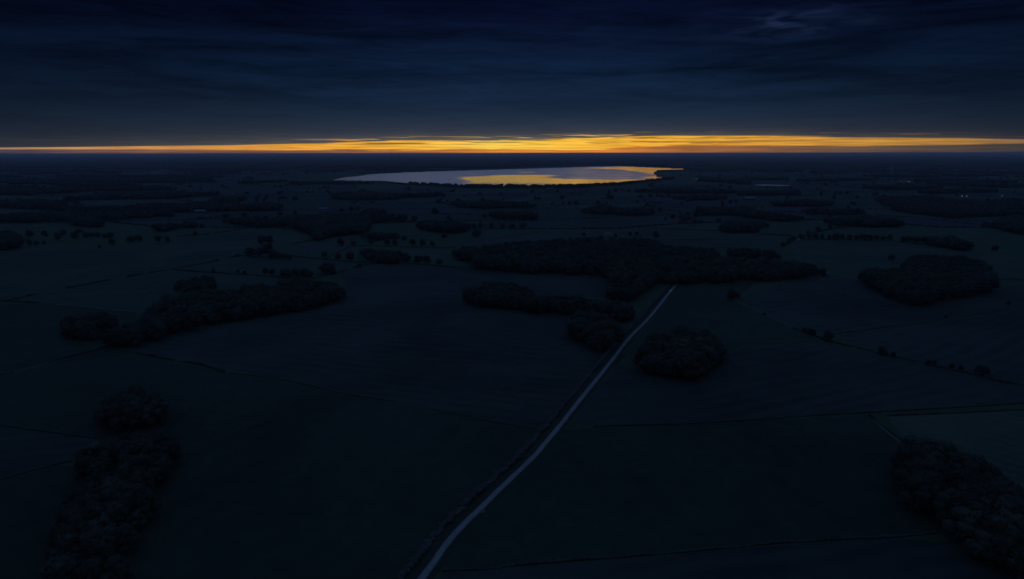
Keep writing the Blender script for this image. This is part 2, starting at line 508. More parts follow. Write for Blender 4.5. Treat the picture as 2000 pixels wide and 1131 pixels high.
# ------------------------------------------------------------------ lake and pond
def gap_mirror_weight(u, v):
    """how the wind-ruffled water leans: small towards the camera, larger in the lanes that catch the light"""
    main = [(900, 346), (930, 345.5), (958, 343.2), (965, 341.8), (1080, 341.6), (1092, 343), (1062, 347.2), (1090, 348.6), (1140, 350.2), (1200, 351.5), (1260, 349.5), (1320, 346.5), (1320, 370), (900, 370), (915, 353), (898, 349.5)]
    far = [(1140, 328.4), (1190, 326.5), (1240, 325), (1350, 328), (1350, 333), (1276, 334.5), (1281, 341.5), (1300, 344.3), (1316, 346.4), (1300, 347.6), (1255, 347.6), (1262, 345), (1290, 344.2), (1270, 339.5), (1246, 335), (1225, 331.6), (1195, 330)]
    s1 = [(1005, 336.6), (1030, 335.6), (1060, 336.4), (1040, 337.6)]
    s2 = [(905, 345.6), (940, 344), (925, 346.2)]
    s3 = [(700, 348.2), (765, 347), (762, 348.4), (720, 349)]
    k = 0.0
    n_ = 7
    for i in range(n_):
        q = (i - 3) / 3.0
        du = 16.0 * mnoise.noise(Vector((u * 0.012, v * 0.9, 0))) + 5.0 * mnoise.noise(Vector((u * 0.06, v * 2.1, 7))) + q * 9.0
        dv = 0.8 * mnoise.noise(Vector((u * 0.010, v * 0.7, 4))) + q * 0.35
        best = 0.0
        for p_, a_ in ((main, 1.0), (far, 0.85), (s1, 0.85), (s2, 0.6), (s3, 0.35)):
            if a_ > best and poly_cache(p_)(u + du, v + dv):
                best = a_
        k += best / n_
    if k and v > 354:
        k *= max(0.55, 1.0 - (v - 354) * 0.06)
    return k


_pc = {}


def poly_cache(p_):
    key = id(p_) if False else tuple(map(tuple, p_))
    if key not in _pc:
        _pc[key] = poly_in(p_)
    return _pc[key]


def build_lake():
    bm = bmesh.new()
    ring = [bm.verts.new(gp(u, v, 0.9)) for u, v in LAKE]
    f = bm.faces.new(ring)
    if f.normal.z < 0:
        f.normal_flip()
    geom = bm.faces[:] + bm.edges[:] + bm.verts[:]
    u0, u1 = 640, 1350
    # slice into cells along lines of sight and lines of equal distance
    for u in range(u0, u1, 6):
        a_ = gp(u, 326, 0.9)
        b_ = gp(u, 366, 0.9)
        d = (b_ - a_)
        no = Vector((-d.y, d.x, 0)).normalized()
        bmesh.ops.bisect_plane(bm, geom=bm.faces[:] + bm.edges[:] + bm.verts[:], plane_co=a_, plane_no=no)
    v = 325.0
    while v < 367:
        y_ = gp(1000, v, 0.9).y
        bmesh.ops.bisect_plane(bm, geom=bm.faces[:] + bm.edges[:] + bm.verts[:], plane_co=(0, y_, 0.9), plane_no=(0, 1, 0))
        v += 0.7
    me = bpy.data.meshes.new('lake')
    bm.to_mesh(me)
    bm.free()
    me.materials.append(WATER)
    at = me.attributes.new('mirror_lean', 'FLOAT', 'POINT')  # normals leaned per point to place the reflected glow on flat water
    vals = np.zeros(len(me.vertices), dtype=np.float32)
    for i, vt in enumerate(me.vertices):
        u, vv = px(vt.co)
        k = gap_mirror_weight(u, vv)
        below = (vv - 299.5) / F          # grazing angle of view
        want_hi = max(0.0, (below - 0.0150) / 2)      # lean that mirrors the bright gap
        # elsewhere the normals are leaned to mirror the cloud just above the gap
        lo_t = 0.0275 - 0.0015 * max(0, min(1, (1000 - u) / 300))
        want_lo = (below - lo_t) / 2
        vals[i] = want_lo + (want_hi - want_lo) * k
    at.data.foreach_set('value', vals)
    o = bpy.data.objects.new('lake', me)
    C.objects.link(o)
    return tag(o, kind='structure')


build_lake()
pp = [(1474, 361.2), (1490, 360.8), (1520, 361.2), (1540, 362), (1544, 362.8), (1530, 362.9), (1500, 362.2), (1478, 361.9)]
vs = [gp(u, v, 0.9) for u, v in pp]
pond = tag(mesh_obj('pond', vs, [tuple(range(len(vs)))], WATER), kind='structure')
pat = pond.data.attributes.new('mirror_lean', 'FLOAT', 'POINT')  # even lean added to steer which sky the pond reflects
pat.data.foreach_set('value', np.full(len(vs), 0.004, dtype=np.float32))
vs = [gp(u, v, 0.8) for u, v in [(238, 338), (280, 337.6), (330, 337.6), (328, 338.9), (270, 339.2), (240, 339)]]
tag(mesh_obj('field', vs, [tuple(range(len(vs)))], GRASS[3]), kind='structure')
for q in ([(1262, 444.5), (1300, 443.4), (1400, 447.5), (1440, 449.5), (1400, 449.5), (1300, 445.8)], [(1310, 466.5), (1420, 465), (1500, 465), (1500, 466.3), (1400, 466.5), (1310, 467.6)],
          [(975, 391), (1000, 389.5), (1030, 391.5), (1000, 393)], [(1450, 405), (1500, 407), (1525, 411), (1490, 412), (1440, 407)], [(200, 388.5), (250, 386), (280, 388), (240, 392)],
          [(670, 417.5), (715, 417), (715, 419.4), (660, 420.5)], [(600, 417), (625, 415), (622, 417.2)]):
    vs = [gp(u, v, 0.8) for u, v in q]
    tag(mesh_obj('field', vs, [tuple(range(len(vs)))], GRASS[3]), kind='structure')


# ------------------------------------------------------------------ road
def smooth_line(pts, step):
    """Catmull-Rom through points, resampled"""
    out = []
    n = len(pts)
    for i in range(n - 1):
        p0, p1, p2, p3 = pts[max(i - 1, 0)], pts[i], pts[i + 1], pts[min(i + 2, n - 1)]
        k = max(1, int((p2 - p1).length / step))
        for s_ in range(k):
            t = s_ / k
            out.append(0.5 * ((2 * p1) + (p2 - p0) * t + (2 * p0 - 5 * p1 + 4 * p2 - p3) * t * t + (3 * p1 - p0 - 3 * p2 + p3) * t ** 3))
    out.append(pts[-1])
    return out


def normals(line):
    res = []
    for i in range(len(line)):
        d = line[min(i + 1, len(line) - 1)] - line[max(i - 1, 0)]
        res.append(Vector((-d.y, d.x, 0)).normalized())
    return res


def ribbon(name, line, offs, z, mat, jitter=0.0, crown=None):
    nn = normals(line)
    vs, fs = [], []
    k = len(offs)
    for i, (p, n) in enumerate(zip(line, nn)):
        for j, o_ in enumerate(offs):
            e = jitter * mnoise.noise(Vector((p.x * 0.13, p.y * 0.13, j * 3.0))) if j in (0, k - 1) else 0.0
            q = p + n * (o_ + e)
            vs.append((q.x, q.y, z + (crown[j] if crown else 0.0)))
    for i in range(len(line) - 1):
        for j in range(k - 1):
            a = i * k + j
            fs.append((a, a + 1, a + k + 1, a + k))
    o = mesh_obj(name, vs, fs, mat)
    if o.data.polygons[0].normal.z < 0:
        o.data.flip_normals()
    return o


ROAD_PX = [(792, 1190), (808, 1160), (824, 1131), (849.5, 1096), (876, 1058), (910.5, 1020), (941, 991), (971, 961), (1013, 921), (1048, 886.5), (1067, 864), (1089.5, 837), (1116, 803),
           (1143, 768.6), (1169.5, 736), (1198, 700.5), (1215, 678), (1232, 657), (1259.5, 630), (1279, 607.5), (1294, 588.5), (1306, 573.5), (1321, 556), (1336, 541)]
road_line = smooth_line([gp(u, v) for u, v in ROAD_PX], 2.5)
tag(ribbon('road_verge', road_line, (-3.6, -2.4, 0, 2.6, 5.6), 0.16, VERGE, 0.5), kind='structure')
rd = ribbon('road', road_line, (-1.45, -1.05, -0.55, 0.0, 0.55, 1.05, 1.45), 0.24, ROADM, 0.4, (0.0, 0.03, 0.04, 0.05, 0.04, 0.03, 0.0))
wear = rd.data.attributes.new('wear', 'FLOAT', 'POINT')
wear.data.foreach_set('value', np.tile(np.array([0.45, 0.85, 1.12, 0.92, 1.12, 0.85, 0.45], dtype=np.float32), len(road_line)))
rt_ = NT(ROADM.node_tree)
rb_ = rt_.n['Principled BSDF'].inputs['Base Color']
src_ = rb_.links[0].from_socket
rt_.l.new(rt_.scale(src_, rt_.new('ShaderNodeAttribute', attribute_name='wear').outputs['Fac']), rb_)
tag(rd, kind='structure')


def patch(name, pxs, z, mat):
    vs = [gp(u, v, z) for u, v in pxs]
    return tag(mesh_obj(name, vs, [tuple(range(len(vs)))], mat), kind='structure')


patch('layby', [(932, 999.5), (942, 995.6), (947, 996.2), (949, 999), (944, 1002), (934, 1002)], 0.22, TRACKM)
patch('field_entrance', [(838, 1120), (846, 1113), (852, 1114), (844, 1122)], 0.22, VERGE)


def track(pxs, width, name='track'):
    line = smooth_line([gp(u, v) for u, v in pxs], 4.0)
    return tag(ribbon(name, line, (-width / 2, 0, width / 2), 0.2, TRACKM, 0.25), kind='structure')


track([(1433, 587.5), (1462, 600), (1492, 613.5), (1520, 627), (1549, 641)], 1.3)
track([(1437, 586.5), (1466, 599), (1496, 612), (1524, 625.5), (1552, 639.5)], 0.9)
track([(1706, 818), (1722, 834), (1740, 850), (1765, 868)], 1.4)
track([(111, 594.5), (198, 603), (290, 611)], 1.4)
track([(1452, 550), (1500, 546.5), (1548, 543.2), (1580, 542)], 1.6)

# ------------------------------------------------------------------ trees: six crowns and trunks, shared by every tree
def ico(sub):
    bm = bmesh.new()
    bmesh.ops.create_icosphere(bm, subdivisions=sub, radius=1.0)
    v = np.array([tuple(x.co) for x in bm.verts])
    f = [tuple(q.index for q in p.verts) for p in bm.faces]
    bm.free()
    return v, f


ICO1, ICO1F = ico(1)
ICO2, ICO2F = ico(2)


def crown_mesh(seed, wide, low):
    """unit tree 1 m tall; crown of lumpy lobes covered with leaf sprays"""
    r = random.Random(seed)
    vs, fs = [], []
    lobes = []
    n = r.randint(11, 15)
    for i in range(n):
        a = i * 2.4 + r.random()
        h = low + 0.12 + (0.80 - low) * ((i + 0.5) / n) ** 0.9
        env = wide * math.sin(math.pi * min(0.97, max(0.12, (h - low + 0.08) / (1.06 - low)))) ** 0.7
        d = env * (0.35 + 0.45 * r.random())
        lobes.append((math.cos(a) * d, math.sin(a) * d, h, (0.16 + 0.10 * r.random()) * (0.7 + wide)))
    lobes.append((0, 0, low + (1 - low) * 0.48, wide * 0.62))
    lobes.append((r.uniform(-.06, .06), r.uniform(-.06, .06), 0.83, 0.17))
    for (x, y, z, s) in lobes:
        b0 = len(vs)
        for p in ICO1:
            k = s * 0.80 * (0.82 + 0.4 * r.random())
            vs.append((x + p[0] * k, y + p[1] * k, z + p[2] * k * 0.88))
        fs += [tuple(b0 + t for t in f) for f in ICO1F]
        for q in range(int(34 + 90 * s)):
            th = r.random() * 6.2832
            cz = r.uniform(-0.55, 1.0)
            sz = math.sqrt(max(0.0, 1 - cz * cz))
            nrm = Vector((math.cos(th) * sz, math.sin(th) * sz, cz))
            k = s * r.uniform(0.72, 1.16)
            c_ = Vector((x, y, z)) + Vector((nrm.x * k, nrm.y * k, nrm.z * k * 0.9))
            t1 = nrm.cross(Vector((r.uniform(-1, 1), r.uniform(-1, 1), r.uniform(-1, 1)))).normalized()
            t2 = (nrm + 0.7 * Vector((r.uniform(-1, 1), r.uniform(-1, 1), r.uniform(-1, 1)))).normalized().cross(t1).normalized()
            w_ = r.uniform(0.018, 0.042)
            b0 = len(vs)
            for sx, sy in ((-1, -0.5), (0.2, -1), (1, 0.4), (-0.3, 1)):
                vs.append(tuple(c_ + t1 * w_ * sx + t2 * w_ * sy * 1.2))
            fs.append((b0, b0 + 1, b0 + 2, b0 + 3))
    me = bpy.data.meshes.new('crown')
    me.from_pydata(vs, [], fs)
    me.materials.append(LEAF)
    me.update()
    return me


def tube(vs, fs, p, q, r0, r1, n=6):
    d = (q - p).normalized()
    a = d.orthogonal().normalized()
    b = d.cross(a)
    b0 = len(vs)
    for c_, rr in ((p, r0), (q, r1)):
        for k in range(n):
            t = k / n * 6.2832
            vs.append(tuple(c_ + a * math.cos(t) * rr + b * math.sin(t) * rr))
    for k in range(n):
        fs.append((b0 + k, b0 + (k + 1) % n, b0 + n + (k + 1) % n, b0 + n + k))
    fs.append(tuple(b0 + n + k for k in range(n)))


def trunk_mesh(seed, wide, low):
    r = random.Random(seed + 50)
    vs, fs = [], []
    p0 = Vector((0, 0, -0.02))
    p1 = Vector((r.uniform(-.01, .01), r.uniform(-.01, .01), low + 0.08))
    p2 = Vector((r.uniform(-.03, .03), r.uniform(-.03, .03), 0.62))
    tube(vs, fs, p0, p1, 0.034, 0.024)
    tube(vs, fs, p1, p2, 0.024, 0.010)
    for k in range(5):
        a = k * 1.26 + r.random()
        h = low + 0.02 + 0.07 * k
        s_ = Vector((0, 0, h))
        e = s_ + Vector((math.cos(a) * wide * 0.62, math.sin(a) * wide * 0.62, 0.16 + 0.05 * r.random()))
        tube(vs, fs, s_, e, 0.013, 0.005, 5)
    me = bpy.data.meshes.new('trunk')
    me.from_pydata(vs, [], fs)
    me.materials.append(BARK)
    me.update()
    return me


SHAPES = [(11, 0.42, 0.16), (12, 0.50, 0.14), (13, 0.36, 0.18), (14, 0.46, 0.10), (15, 0.55, 0.12), (16, 0.40, 0.12)]
CROWNS = [crown_mesh(*s_) for s_ in SHAPES]
TRUNKS = [trunk_mesh(*s_) for s_ in SHAPES]

# every tree: (x, y, height, width factor, turn, shape, wood)
TREES = []


def wood_trees(poly, height, spacing, key, wide=1.0, keep=1.0, seed=0):
    r = np.random.RandomState(abs(hash(key)) % 1000 if False else sum(map(ord, key)) * 7 + seed)
    us = [p[0] for p in poly]
    vv = [p[1] for p in poly]
    vmax, vmin = max(vv), max(min(vv), 306)
    y1 = gp(1000, vmin).y * 1.6 + 30
    y0 = gp(1000, vmax).y
    pl = [gp(u, max(v, 306)) for u, v in poly]
    xs = [p.x for p in pl]
    x0, x1 = min(xs) * (1.3 if min(xs) < 0 else 0.7) - 20, max(xs) * (1.3 if max(xs) > 0 else 0.7) + 20
    y1 = min(y1, max(p.y for p in pl) + 40)
    nx, ny = int((x1 - x0) / spacing) + 2, int((y1 - y0 + 20) / spacing) + 2
    gx, gy = np.meshgrid(np.arange(nx), np.arange(ny))
    X = x0 + (gx + 0.5 * (gy % 2) + r.uniform(-.38, .38, gx.shape)) * spacing
    Y = y0 - 10 + (gy + r.uniform(-.38, .38, gx.shape)) * spacing
    Hh = height * r.uniform(0.58, 1.25, gx.shape)
    f = poly_in(poly)
    ub, vb = np_px(X, Y, Hh * 0.12)
    ut, vt = np_px(X, Y, Hh * 0.90)
    jt = r.uniform(-1, 1, gx.shape) * 4.0
    ok = f(ub + jt, vb + jt * 0.5) & f(ut + jt, vt + jt * 0.5 + 0.6) & (r.uniform(0, 1, gx.shape) < keep)
    for x, y, h in zip(X[ok], Y[ok], Hh[ok]):
        TREES.append((float(x), float(y), float(h), wide * r.uniform(0.85, 1.2), r.uniform(0, 6.28), int(r.randint(6)), key))


WOODS = {
    # key: (label phrase, group, silhouette in photograph pixels, tree height, spacing)
    'long': ('broadleaf tree in the long dark wood below the small round copse', [(187, 856), (213, 852), (244, 852), (290, 848), (305, 841), (335, 847), (345, 868), (339, 898), (324, 936), (301, 974), (282, 1016), (263, 1054), (246, 1085), (236, 1150), (100, 1150), (107, 1100), (118, 1072), (108, 1043), (114, 1001), (130, 967), (152, 944), (190, 929), (213, 915), (141, 904), (149, 887), (179, 864)], 9.5, 4.9),
    'round': ('broadleaf tree in the small copse just above the long wood', [(187, 788), (213, 769), (244, 767), (267, 763), (297, 759), (324, 772), (331, 791), (320, 814), (297, 826), (267, 839), (236, 848), (206, 845), (190, 826)], 10.5, 5.0),
    'oval': ('broadleaf tree in the oval copse beside the slanting tree belt', [(116, 638), (124, 623), (153, 618), (173, 612), (198, 611), (218, 613), (224, 623), (223, 638), (208, 655), (183, 661), (153, 661), (129, 658), (118, 648)], 11.0, 5.2),
    'belt': ('broadleaf tree in the long slanting tree belt across the meadows', [(212, 676), (208, 663), (218, 650), (255, 631), (275, 623), (297, 603), (307, 588), (334, 579), (366, 571), (400, 567), (437, 569), (496, 559), (539, 558), (561, 546), (590, 544), (613, 549), (650, 554), (670, 567), (671, 583), (655, 589), (598, 603), (524, 616), (449, 626), (400, 635), (346, 650), (285, 668), (247, 676)], 11.5, 5.6),
    'clump': ('broadleaf tree in the clump touching the far edge of the belt', [(558, 543), (561, 531), (578, 528), (610, 529), (614, 541), (588, 546)], 11.0, 5.5),
    'bush': ('broadleaf tree in the low clump above the tree belt', [(344, 568), (348, 552), (366, 544), (400, 542), (421, 545), (424, 560), (400, 573), (360, 573)], 9.0, 5.0),
    'middle': ('broadleaf tree in the narrow copse between fields west of the road', [(912, 592), (911, 578), (921, 561), (939, 555), (986, 553), (1023, 560), (1040, 573), (1060, 575), (1080, 578), (1110, 580), (1144, 583), (1180, 588), (1215, 592), (1240, 604), (1243, 622), (1215, 628), (1170, 620), (1122, 613), (1092, 611), (1037, 608), (998, 604), (948, 600)], 11.0, 5.2),
    'roadside': ('broadleaf tree in the roadside clump opposite the big domed thicket', [(1122, 614), (1150, 610), (1185, 616), (1205, 630), (1211, 652), (1200, 672), (1184, 686), (1165, 684), (1136, 676), (1140, 666), (1113, 661), (1116, 640)], 12.0, 5.0),
    'dome': ('broadleaf tree in the big domed thicket east of the road', [(1242, 718), (1252, 691), (1268, 660), (1299, 647), (1346, 641), (1383, 646), (1409, 671), (1412, 702), (1393, 723), (1367, 739), (1325, 739), (1273, 731)], 12.5, 5.2),
    'big': ('broadleaf tree in the broad wood where the road disappears', [(880, 493), (904, 485), (960, 480), (1040, 471), (1120, 467), (1180, 465), (1280, 467), (1300, 481), (1350, 484), (1394, 487), (1402, 502), (1520, 511), (1560, 514), (1608, 523), (1615, 534), (1580, 541), (1475, 548), (1394, 551), (1337, 557), (1322, 551), (1280, 554), (1256, 576), (1232, 588), (1192, 584), (1188, 572), (1200, 541), (1100, 535), (1000, 531), (940, 525), (915, 510), (880, 501)], 11.5, 6.2),
    'bigtop': ('broadleaf tree in the strip of wood above the pale glade', [(1394, 493), (1447, 486), (1510, 489), (1527, 498), (1538, 509), (1510, 504), (1400, 502)], 11.5, 6.0),
    'east': ('broadleaf tree in the angular wood above the dark ploughed field', [(1674, 544), (1678, 534), (1702, 527), (1765, 525), (1769, 509), (1790, 499), (1825, 501), (1877, 502), (1923, 513), (1937, 530), (1944, 551), (1930, 569), (1860, 583), (1825, 590), (1800, 600), (1772, 594), (1737, 580), (1702, 562)], 11.5, 5.8),
    'corner': ('broadleaf tree in the large wood below the pale stubble field', [(1764, 944), (1764, 913), (1768, 871), (1783, 858), (1813, 854), (1848, 858), (1874, 871), (1905, 887), (1935, 908), (1966, 925), (1981, 948), (2000, 959), (2080, 1010), (2080, 1190), (1980, 1131), (1943, 1100), (1890, 1062), (1844, 1024), (1798, 993), (1771, 967)], 12.0, 5.4),
}
FAR_WOODS = [
    [(572, 444), (576, 432), (590, 422), (640, 420), (690, 421), (720, 428), (720, 441), (712, 454), (660, 459), (616, 469), (608, 457), (588, 450)],
    [(696, 459), (710, 455), (786, 457), (790, 467), (720, 469)],
    [(812, 439), (834, 432), (866, 433), (916, 438), (918, 449), (880, 455), (850, 453), (816, 445)],
    [(952, 421), (970, 413), (1030, 413), (1060, 418), (1078, 427), (976, 428)],
    [(1140, 409), (1180, 398), (1200, 407), (1274, 409), (1279, 419), (1240, 422), (1200, 419), (1140, 417)],
    [(1348, 414), (1370, 405), (1420, 407), (1460, 404), (1490, 413), (1570, 423), (1577, 431), (1540, 433), (1480, 427), (1420, 419), (1374, 420)],
    [(1392, 449), (1418, 440), (1428, 431), (1496, 435), (1501, 442), (1462, 454), (1420, 454)],
    [(1570, 408), (1640, 409), (1684, 411), (1687, 421), (1620, 421), (1570, 417)],
    [(1600, 428), (1700, 423), (1760, 431), (1759, 444), (1700, 443), (1620, 437)],
    [(1940, 434), (1980, 423), (2040, 420), (2040, 462), (1976, 453), (1944, 445)],
    [(1798, 474), (1803, 463), (1860, 464), (1877, 470), (1902, 476), (1904, 489), (1872, 487), (1823, 479)],
    [(116, 435), (140, 427), (180, 423), (204, 436), (200, 443), (170, 442)],
    [(300, 447), (304, 440), (336, 438), (380, 433), (384, 441), (340, 449), (308, 452)],
    [(200, 421), (220, 415), (330, 411), (331, 423), (240, 426)],
    [(-40, 450), (25, 454), (38, 462), (40, 478), (25, 486), (-40, 490)],
    [(474, 403), (490, 397), (548, 398), (553, 406), (520, 412), (480, 411)],
    [(702, 410), (748, 409), (753, 421), (712, 422)],
    [(691, 493), (695, 488), (717, 487), (771, 492), (800, 498), (800, 510), (771, 513), (734, 513), (717, 505), (697, 498)],
    [(512, 536), (520, 527), (563, 524), (565, 541), (545, 540)],
    [(180, 382), (220, 375), (275, 376), (282, 384), (230, 387)],
    [(880, 396), (960, 392), (1040, 398), (1060, 404), (960, 408), (890, 404)],
    [(640, 380), (720, 374), (790, 382), (770, 391), (660, 390)],
    [(1500, 396), (1560, 390), (1640, 396), (1620, 404), (1520, 404)],
    [(1700, 396), (1800, 388), (1900, 392), (2010, 396), (2010, 408), (1880, 412), (1760, 406)],
    [(0, 396), (80, 390), (140, 394), (130, 404), (40, 408), (-20, 404)],
    [(20, 420), (60, 416), (120, 418), (90, 428), (20, 430)],
    [(390, 388), (460, 384), (500, 390), (440, 396)],
    [(1320, 384), (1400, 380), (1440, 386), (1380, 392), (1320, 391)],
    [(820, 414), (850, 408), (870, 412), (850, 418)],
]
for k, (lab, poly, hh, spc) in WOODS.items():
    wood_trees(poly, hh, spc * 1.12, k, wide=0.95, keep=0.96)
for i, poly in enumerate(FAR_WOODS):
    hh = 12.0
    c_ = gp(poly[0][0], max(v for u, v in poly))
    wood_trees(poly, hh, 6.5 if c_.y < 1400 else 9.0, 'far%d' % i, wide=1.15, seed=i)

# single trees and rows: (where, [(u, v of the foot, height in pixels)])
LONE = [
    ('in the scattered line behind the big west meadow', 'counting from the picture edge', [(58, 463, 13), (88, 463, 12), (114, 470, 16), (124, 460, 10), (147, 468, 15), (155, 456, 9), (169, 465, 11), (180, 464, 9), (192, 465, 11), (206, 466, 9), (216, 465, 11)]),
    ('out in the big west meadow before the scattered line', 'counting from the picture edge', [(58, 481, 13), (72, 480, 9), (86, 479, 8), (195, 486, 7), (219, 480, 13), (256, 474, 12), (271, 472, 13), (308, 472, 11), (328, 474, 11), (382, 461, 9)]),
    ('in the knot of trees where the meadow hedges meet', 'counting from the west', [(489, 501, 17), (508, 502, 17), (525, 501, 24), (534, 504, 15), (544, 505, 12), (556, 507, 11), (566, 507, 9), (512, 478, 17), (527, 476, 15)]),
    ('beside the hedge between the long belt and the far copses', 'counting from the west', [(634, 504, 12), (661, 508, 12), (684, 509, 16), (665, 480, 14), (690, 480, 9), (725, 479, 10), (756, 480, 12), (771, 480, 11), (640, 534, 20), (650, 536, 14), (703, 523, 8)]),
    ('on the dark hedge line above the slanting tree belt', 'counting from the west', [(417, 533, 8), (465, 534, 7), (478, 536, 7), (519, 536, 12), (700, 521, 6)]),
    ('on the pale fields short of the broad wood', 'counting from the west', [(818, 514, 14), (833, 515, 15), (858, 518, 12), (825, 481, 14), (868, 466, 11), (931, 464, 15), (806, 480, 12), (845, 482, 11)]),
    ('around the hamlet north of the broad wood', 'counting from the west', [(1173, 470, 9), (1202, 466, 9), (1230, 462, 9), (1244, 461, 9), (1280, 466, 14), (1246, 474, 8), (1140, 462, 7)]),
    ('on the slanting field hedge east of the road', 'counting from the road', [(1429, 587, 20), (1440, 584, 12), (1492, 616, 5), (1571, 649, 9), (1578, 652, 11), (1586, 656, 13), (1617, 666, 19), (1723, 693, 15), (1744, 698, 10), (1813, 713, 9), (1824, 714, 10), (1858, 721, 10), (1876, 725, 11), (1912, 733, 20), (1922, 734, 18)]),
    ('alone in the open field above the angular east wood', 'counting from the west', [(1741, 509, 11), (1943, 491, 11), (1970, 596, 8), (1847, 622, 6)]),
    ('in the even row of trees along the far lane, east side', 'counting from the west', [(1566 + k * 13.2, 467.0 + k * 0.25, 9 + (k * 7 % 4)) for k in range(14)] + [(1763, 473.5, 12), (1775, 474, 13), (1788, 475, 13)]),
    ('beside the winding stream beyond the broad wood', 'counting from the wood', [(1530, 482, 9), (1540, 476, 9), (1549, 470, 8), (1562, 464, 8), (1578, 459, 8), (1597, 453, 10), (1620, 448, 9), (1638, 446, 11), (1660, 443, 8), (1685, 440, 8)]),
    ('in the broken line before the farm fields', 'counting from the west', [(926, 446, 9), (938, 446, 11), (960, 446, 8), (982, 446, 9), (1000, 446, 8), (1022, 446, 10), (876, 428, 8), (947, 426, 8)]),
    ('standing in the fields below the pale shed', 'counting from the west', [(1288, 414, 7), (1300, 431, 6), (1313, 428, 10), (1330, 427, 8), (1342, 424, 9), (1331, 401, 7), (1342, 396, 7), (1410, 400, 8), (1426, 399, 8), (1437, 398, 8)]),
    ('in the middle of the pale lakeside farmland', 'counting from the west', [(1046, 391, 7), (1053, 391, 7), (1098, 390, 8), (1100, 399, 5)]),
]
lone_index = []
for gi, (where, order, pts) in enumerate(LONE):
    r = random.Random(gi)
    for k, (u, v, hp) in enumerate(sorted(pts)):
        p = gp(u, v)
        h = hp / ppm(p) / math.cos(PITCH) * 1.02
        lone_index.append((len(TREES), gi, k, len(pts)))
        TREES.append((p.x, p.y, h, r.uniform(0.95, 1.35), r.random() * 6.28, r.randrange(6), 'lone%d' % gi))

# trees along the lake shore
r = random.Random(21)
for (ua, va, ub, vb, n, h0, h1) in [(655, 354.3, 745, 355.6, 80, 3, 7), (745, 356, 800, 362, 60, 4, 9), (800, 361.4, 910, 367, 60, 6, 16), (910, 367.5, 940, 367.5, 36, 14, 17), (940, 367.6, 1150, 367.8, 110, 7, 18), (1110, 367, 1215, 361.5, 110, 9, 15),
                                     (1210, 361.5, 1318, 349.5, 150, 8, 14), (1278, 339, 1284, 335.4, 50, 3, 8), (1284, 335.4, 1338, 334, 150, 7, 13), (1282, 342, 1316, 348, 60, 4, 7), (700, 339.2, 800, 334.6, 240, 3, 9), (800, 334.6, 1200, 323.7, 700, 4, 10), (1200, 323.8, 1345, 328.0, 200, 4, 8)]:
    for k in range(n):
        t = (k + r.uniform(-.8, .8)) / n
        t = min(max(t, 0), 1)
        v = va + (vb - va) * t
        u = ua + (ub - ua) * t
        p = gp(u, v + r.uniform(-0.25, 0.5) * (1 if v > 345 else 0.25))
        TREES.append((p.x, p.y, r.uniform(h0, h1), r.uniform(1.0, 1.5), r.random() * 6.28, r.randrange(6), 'shore'))

# ------------------------------------------------------------------ the 300 largest trees, each with trunk and crown
lone_set = {a[0]: a for a in lone_index}
size = []
for i, t in enumerate(TREES):
    u, v = px((t[0], t[1], t[2] * 0.6))
    if not (-15 < u < 2015 and -10 < v < 1146):
        continue
    size.append((ppm((t[0], t[1], 0)) * t[2] * (3.0 if i in lone_set else 1.0), i))
size.sort(reverse=True)
single = {i for s_, i in size[:300]}
ORD = ['first', 'second', 'third', 'fourth', 'fifth', 'sixth', 'seventh', 'eighth', 'ninth', 'tenth', 'eleventh', 'twelfth', 'thirteenth', 'fourteenth', 'fifteenth', 'sixteenth', 'seventeenth', 'eighteenth', 'nineteenth']
PROTO = {}
WBOX = {}
for k in WOODS:
    tt = [t for t in TREES if t[6] == k]
    WBOX[k] = ((min(t[0] for t in tt), max(t[0] for t in tt)), (min(t[1] for t in tt), max(t[1] for t in tt)), sum(t[2] for t in tt) / len(tt))
for i in sorted(single):
    x, y, h, wd, rz, sh, key = TREES[i]
    o = empty('broadleaf_tree', (x, y, 0), rz)
    o.scale = (h * wd, h * wd, h)
    if i in lone_set:
        _, gi, k, n = lone_set[i]
        where, order, _p = LONE[gi]
        word = 'tree' if h > 6.5 else 'bushy tree'
        lab = '%s %s %s' % (ORD[k], word, where)
        tag(o, lab, 'tree', 'trees ' + where)
    elif key in WOODS:
        bx, by, bh = WBOX[key]
        size_w = 'tall' if h > bh * 1.1 else ('low' if h < bh * 0.85 else 'middling')
        a_, b_ = (x - bx[0]) / (bx[1] - bx[0] + 1e-6), (y - by[0]) / (by[1] - by[0] + 1e-6)
        side_w = ('north' if b_ > 0.66 else ('south' if b_ < 0.33 else '')) + ('west' if a_ < 0.33 else ('east' if a_ > 0.66 else ''))
        place = 'near the %s edge of' % side_w if side_w else 'in the heart of'
        tag(o, '%s tree %s %s' % (size_w, place, WOODS[key][0].split('tree in ', 1)[1]), 'tree', 'trees' + WOODS[key][0].split('tree', 1)[1])
    else:
        tag(o, 'broadleaf tree in a far dark copse', 'tree', 'trees in the far copses')
    tk = bpy.data.objects.new('trunk', TRUNKS[sh])
    C.objects.link(tk)
    tk.parent = o
    cr = bpy.data.objects.new('crown', CROWNS[sh])
    C.objects.link(cr)
    cr.parent = o
    if sh not in PROTO:
        PROTO[sh] = (tk, cr)

# ------------------------------------------------------------------ far woods and hedgerows (beyond counting)
r = np.random.RandomState(5)
FAR_T, FAR_H = [], []
ZONES = [(1466, 1556, 352.5, 363.2), (1450, 1478, 384, 391), (1064, 1086, 367, 371.5), (236, 332, 337, 339.5), (380, 404, 411, 416), (1738, 1747, 325, 334), (614, 642, 406, 416)]


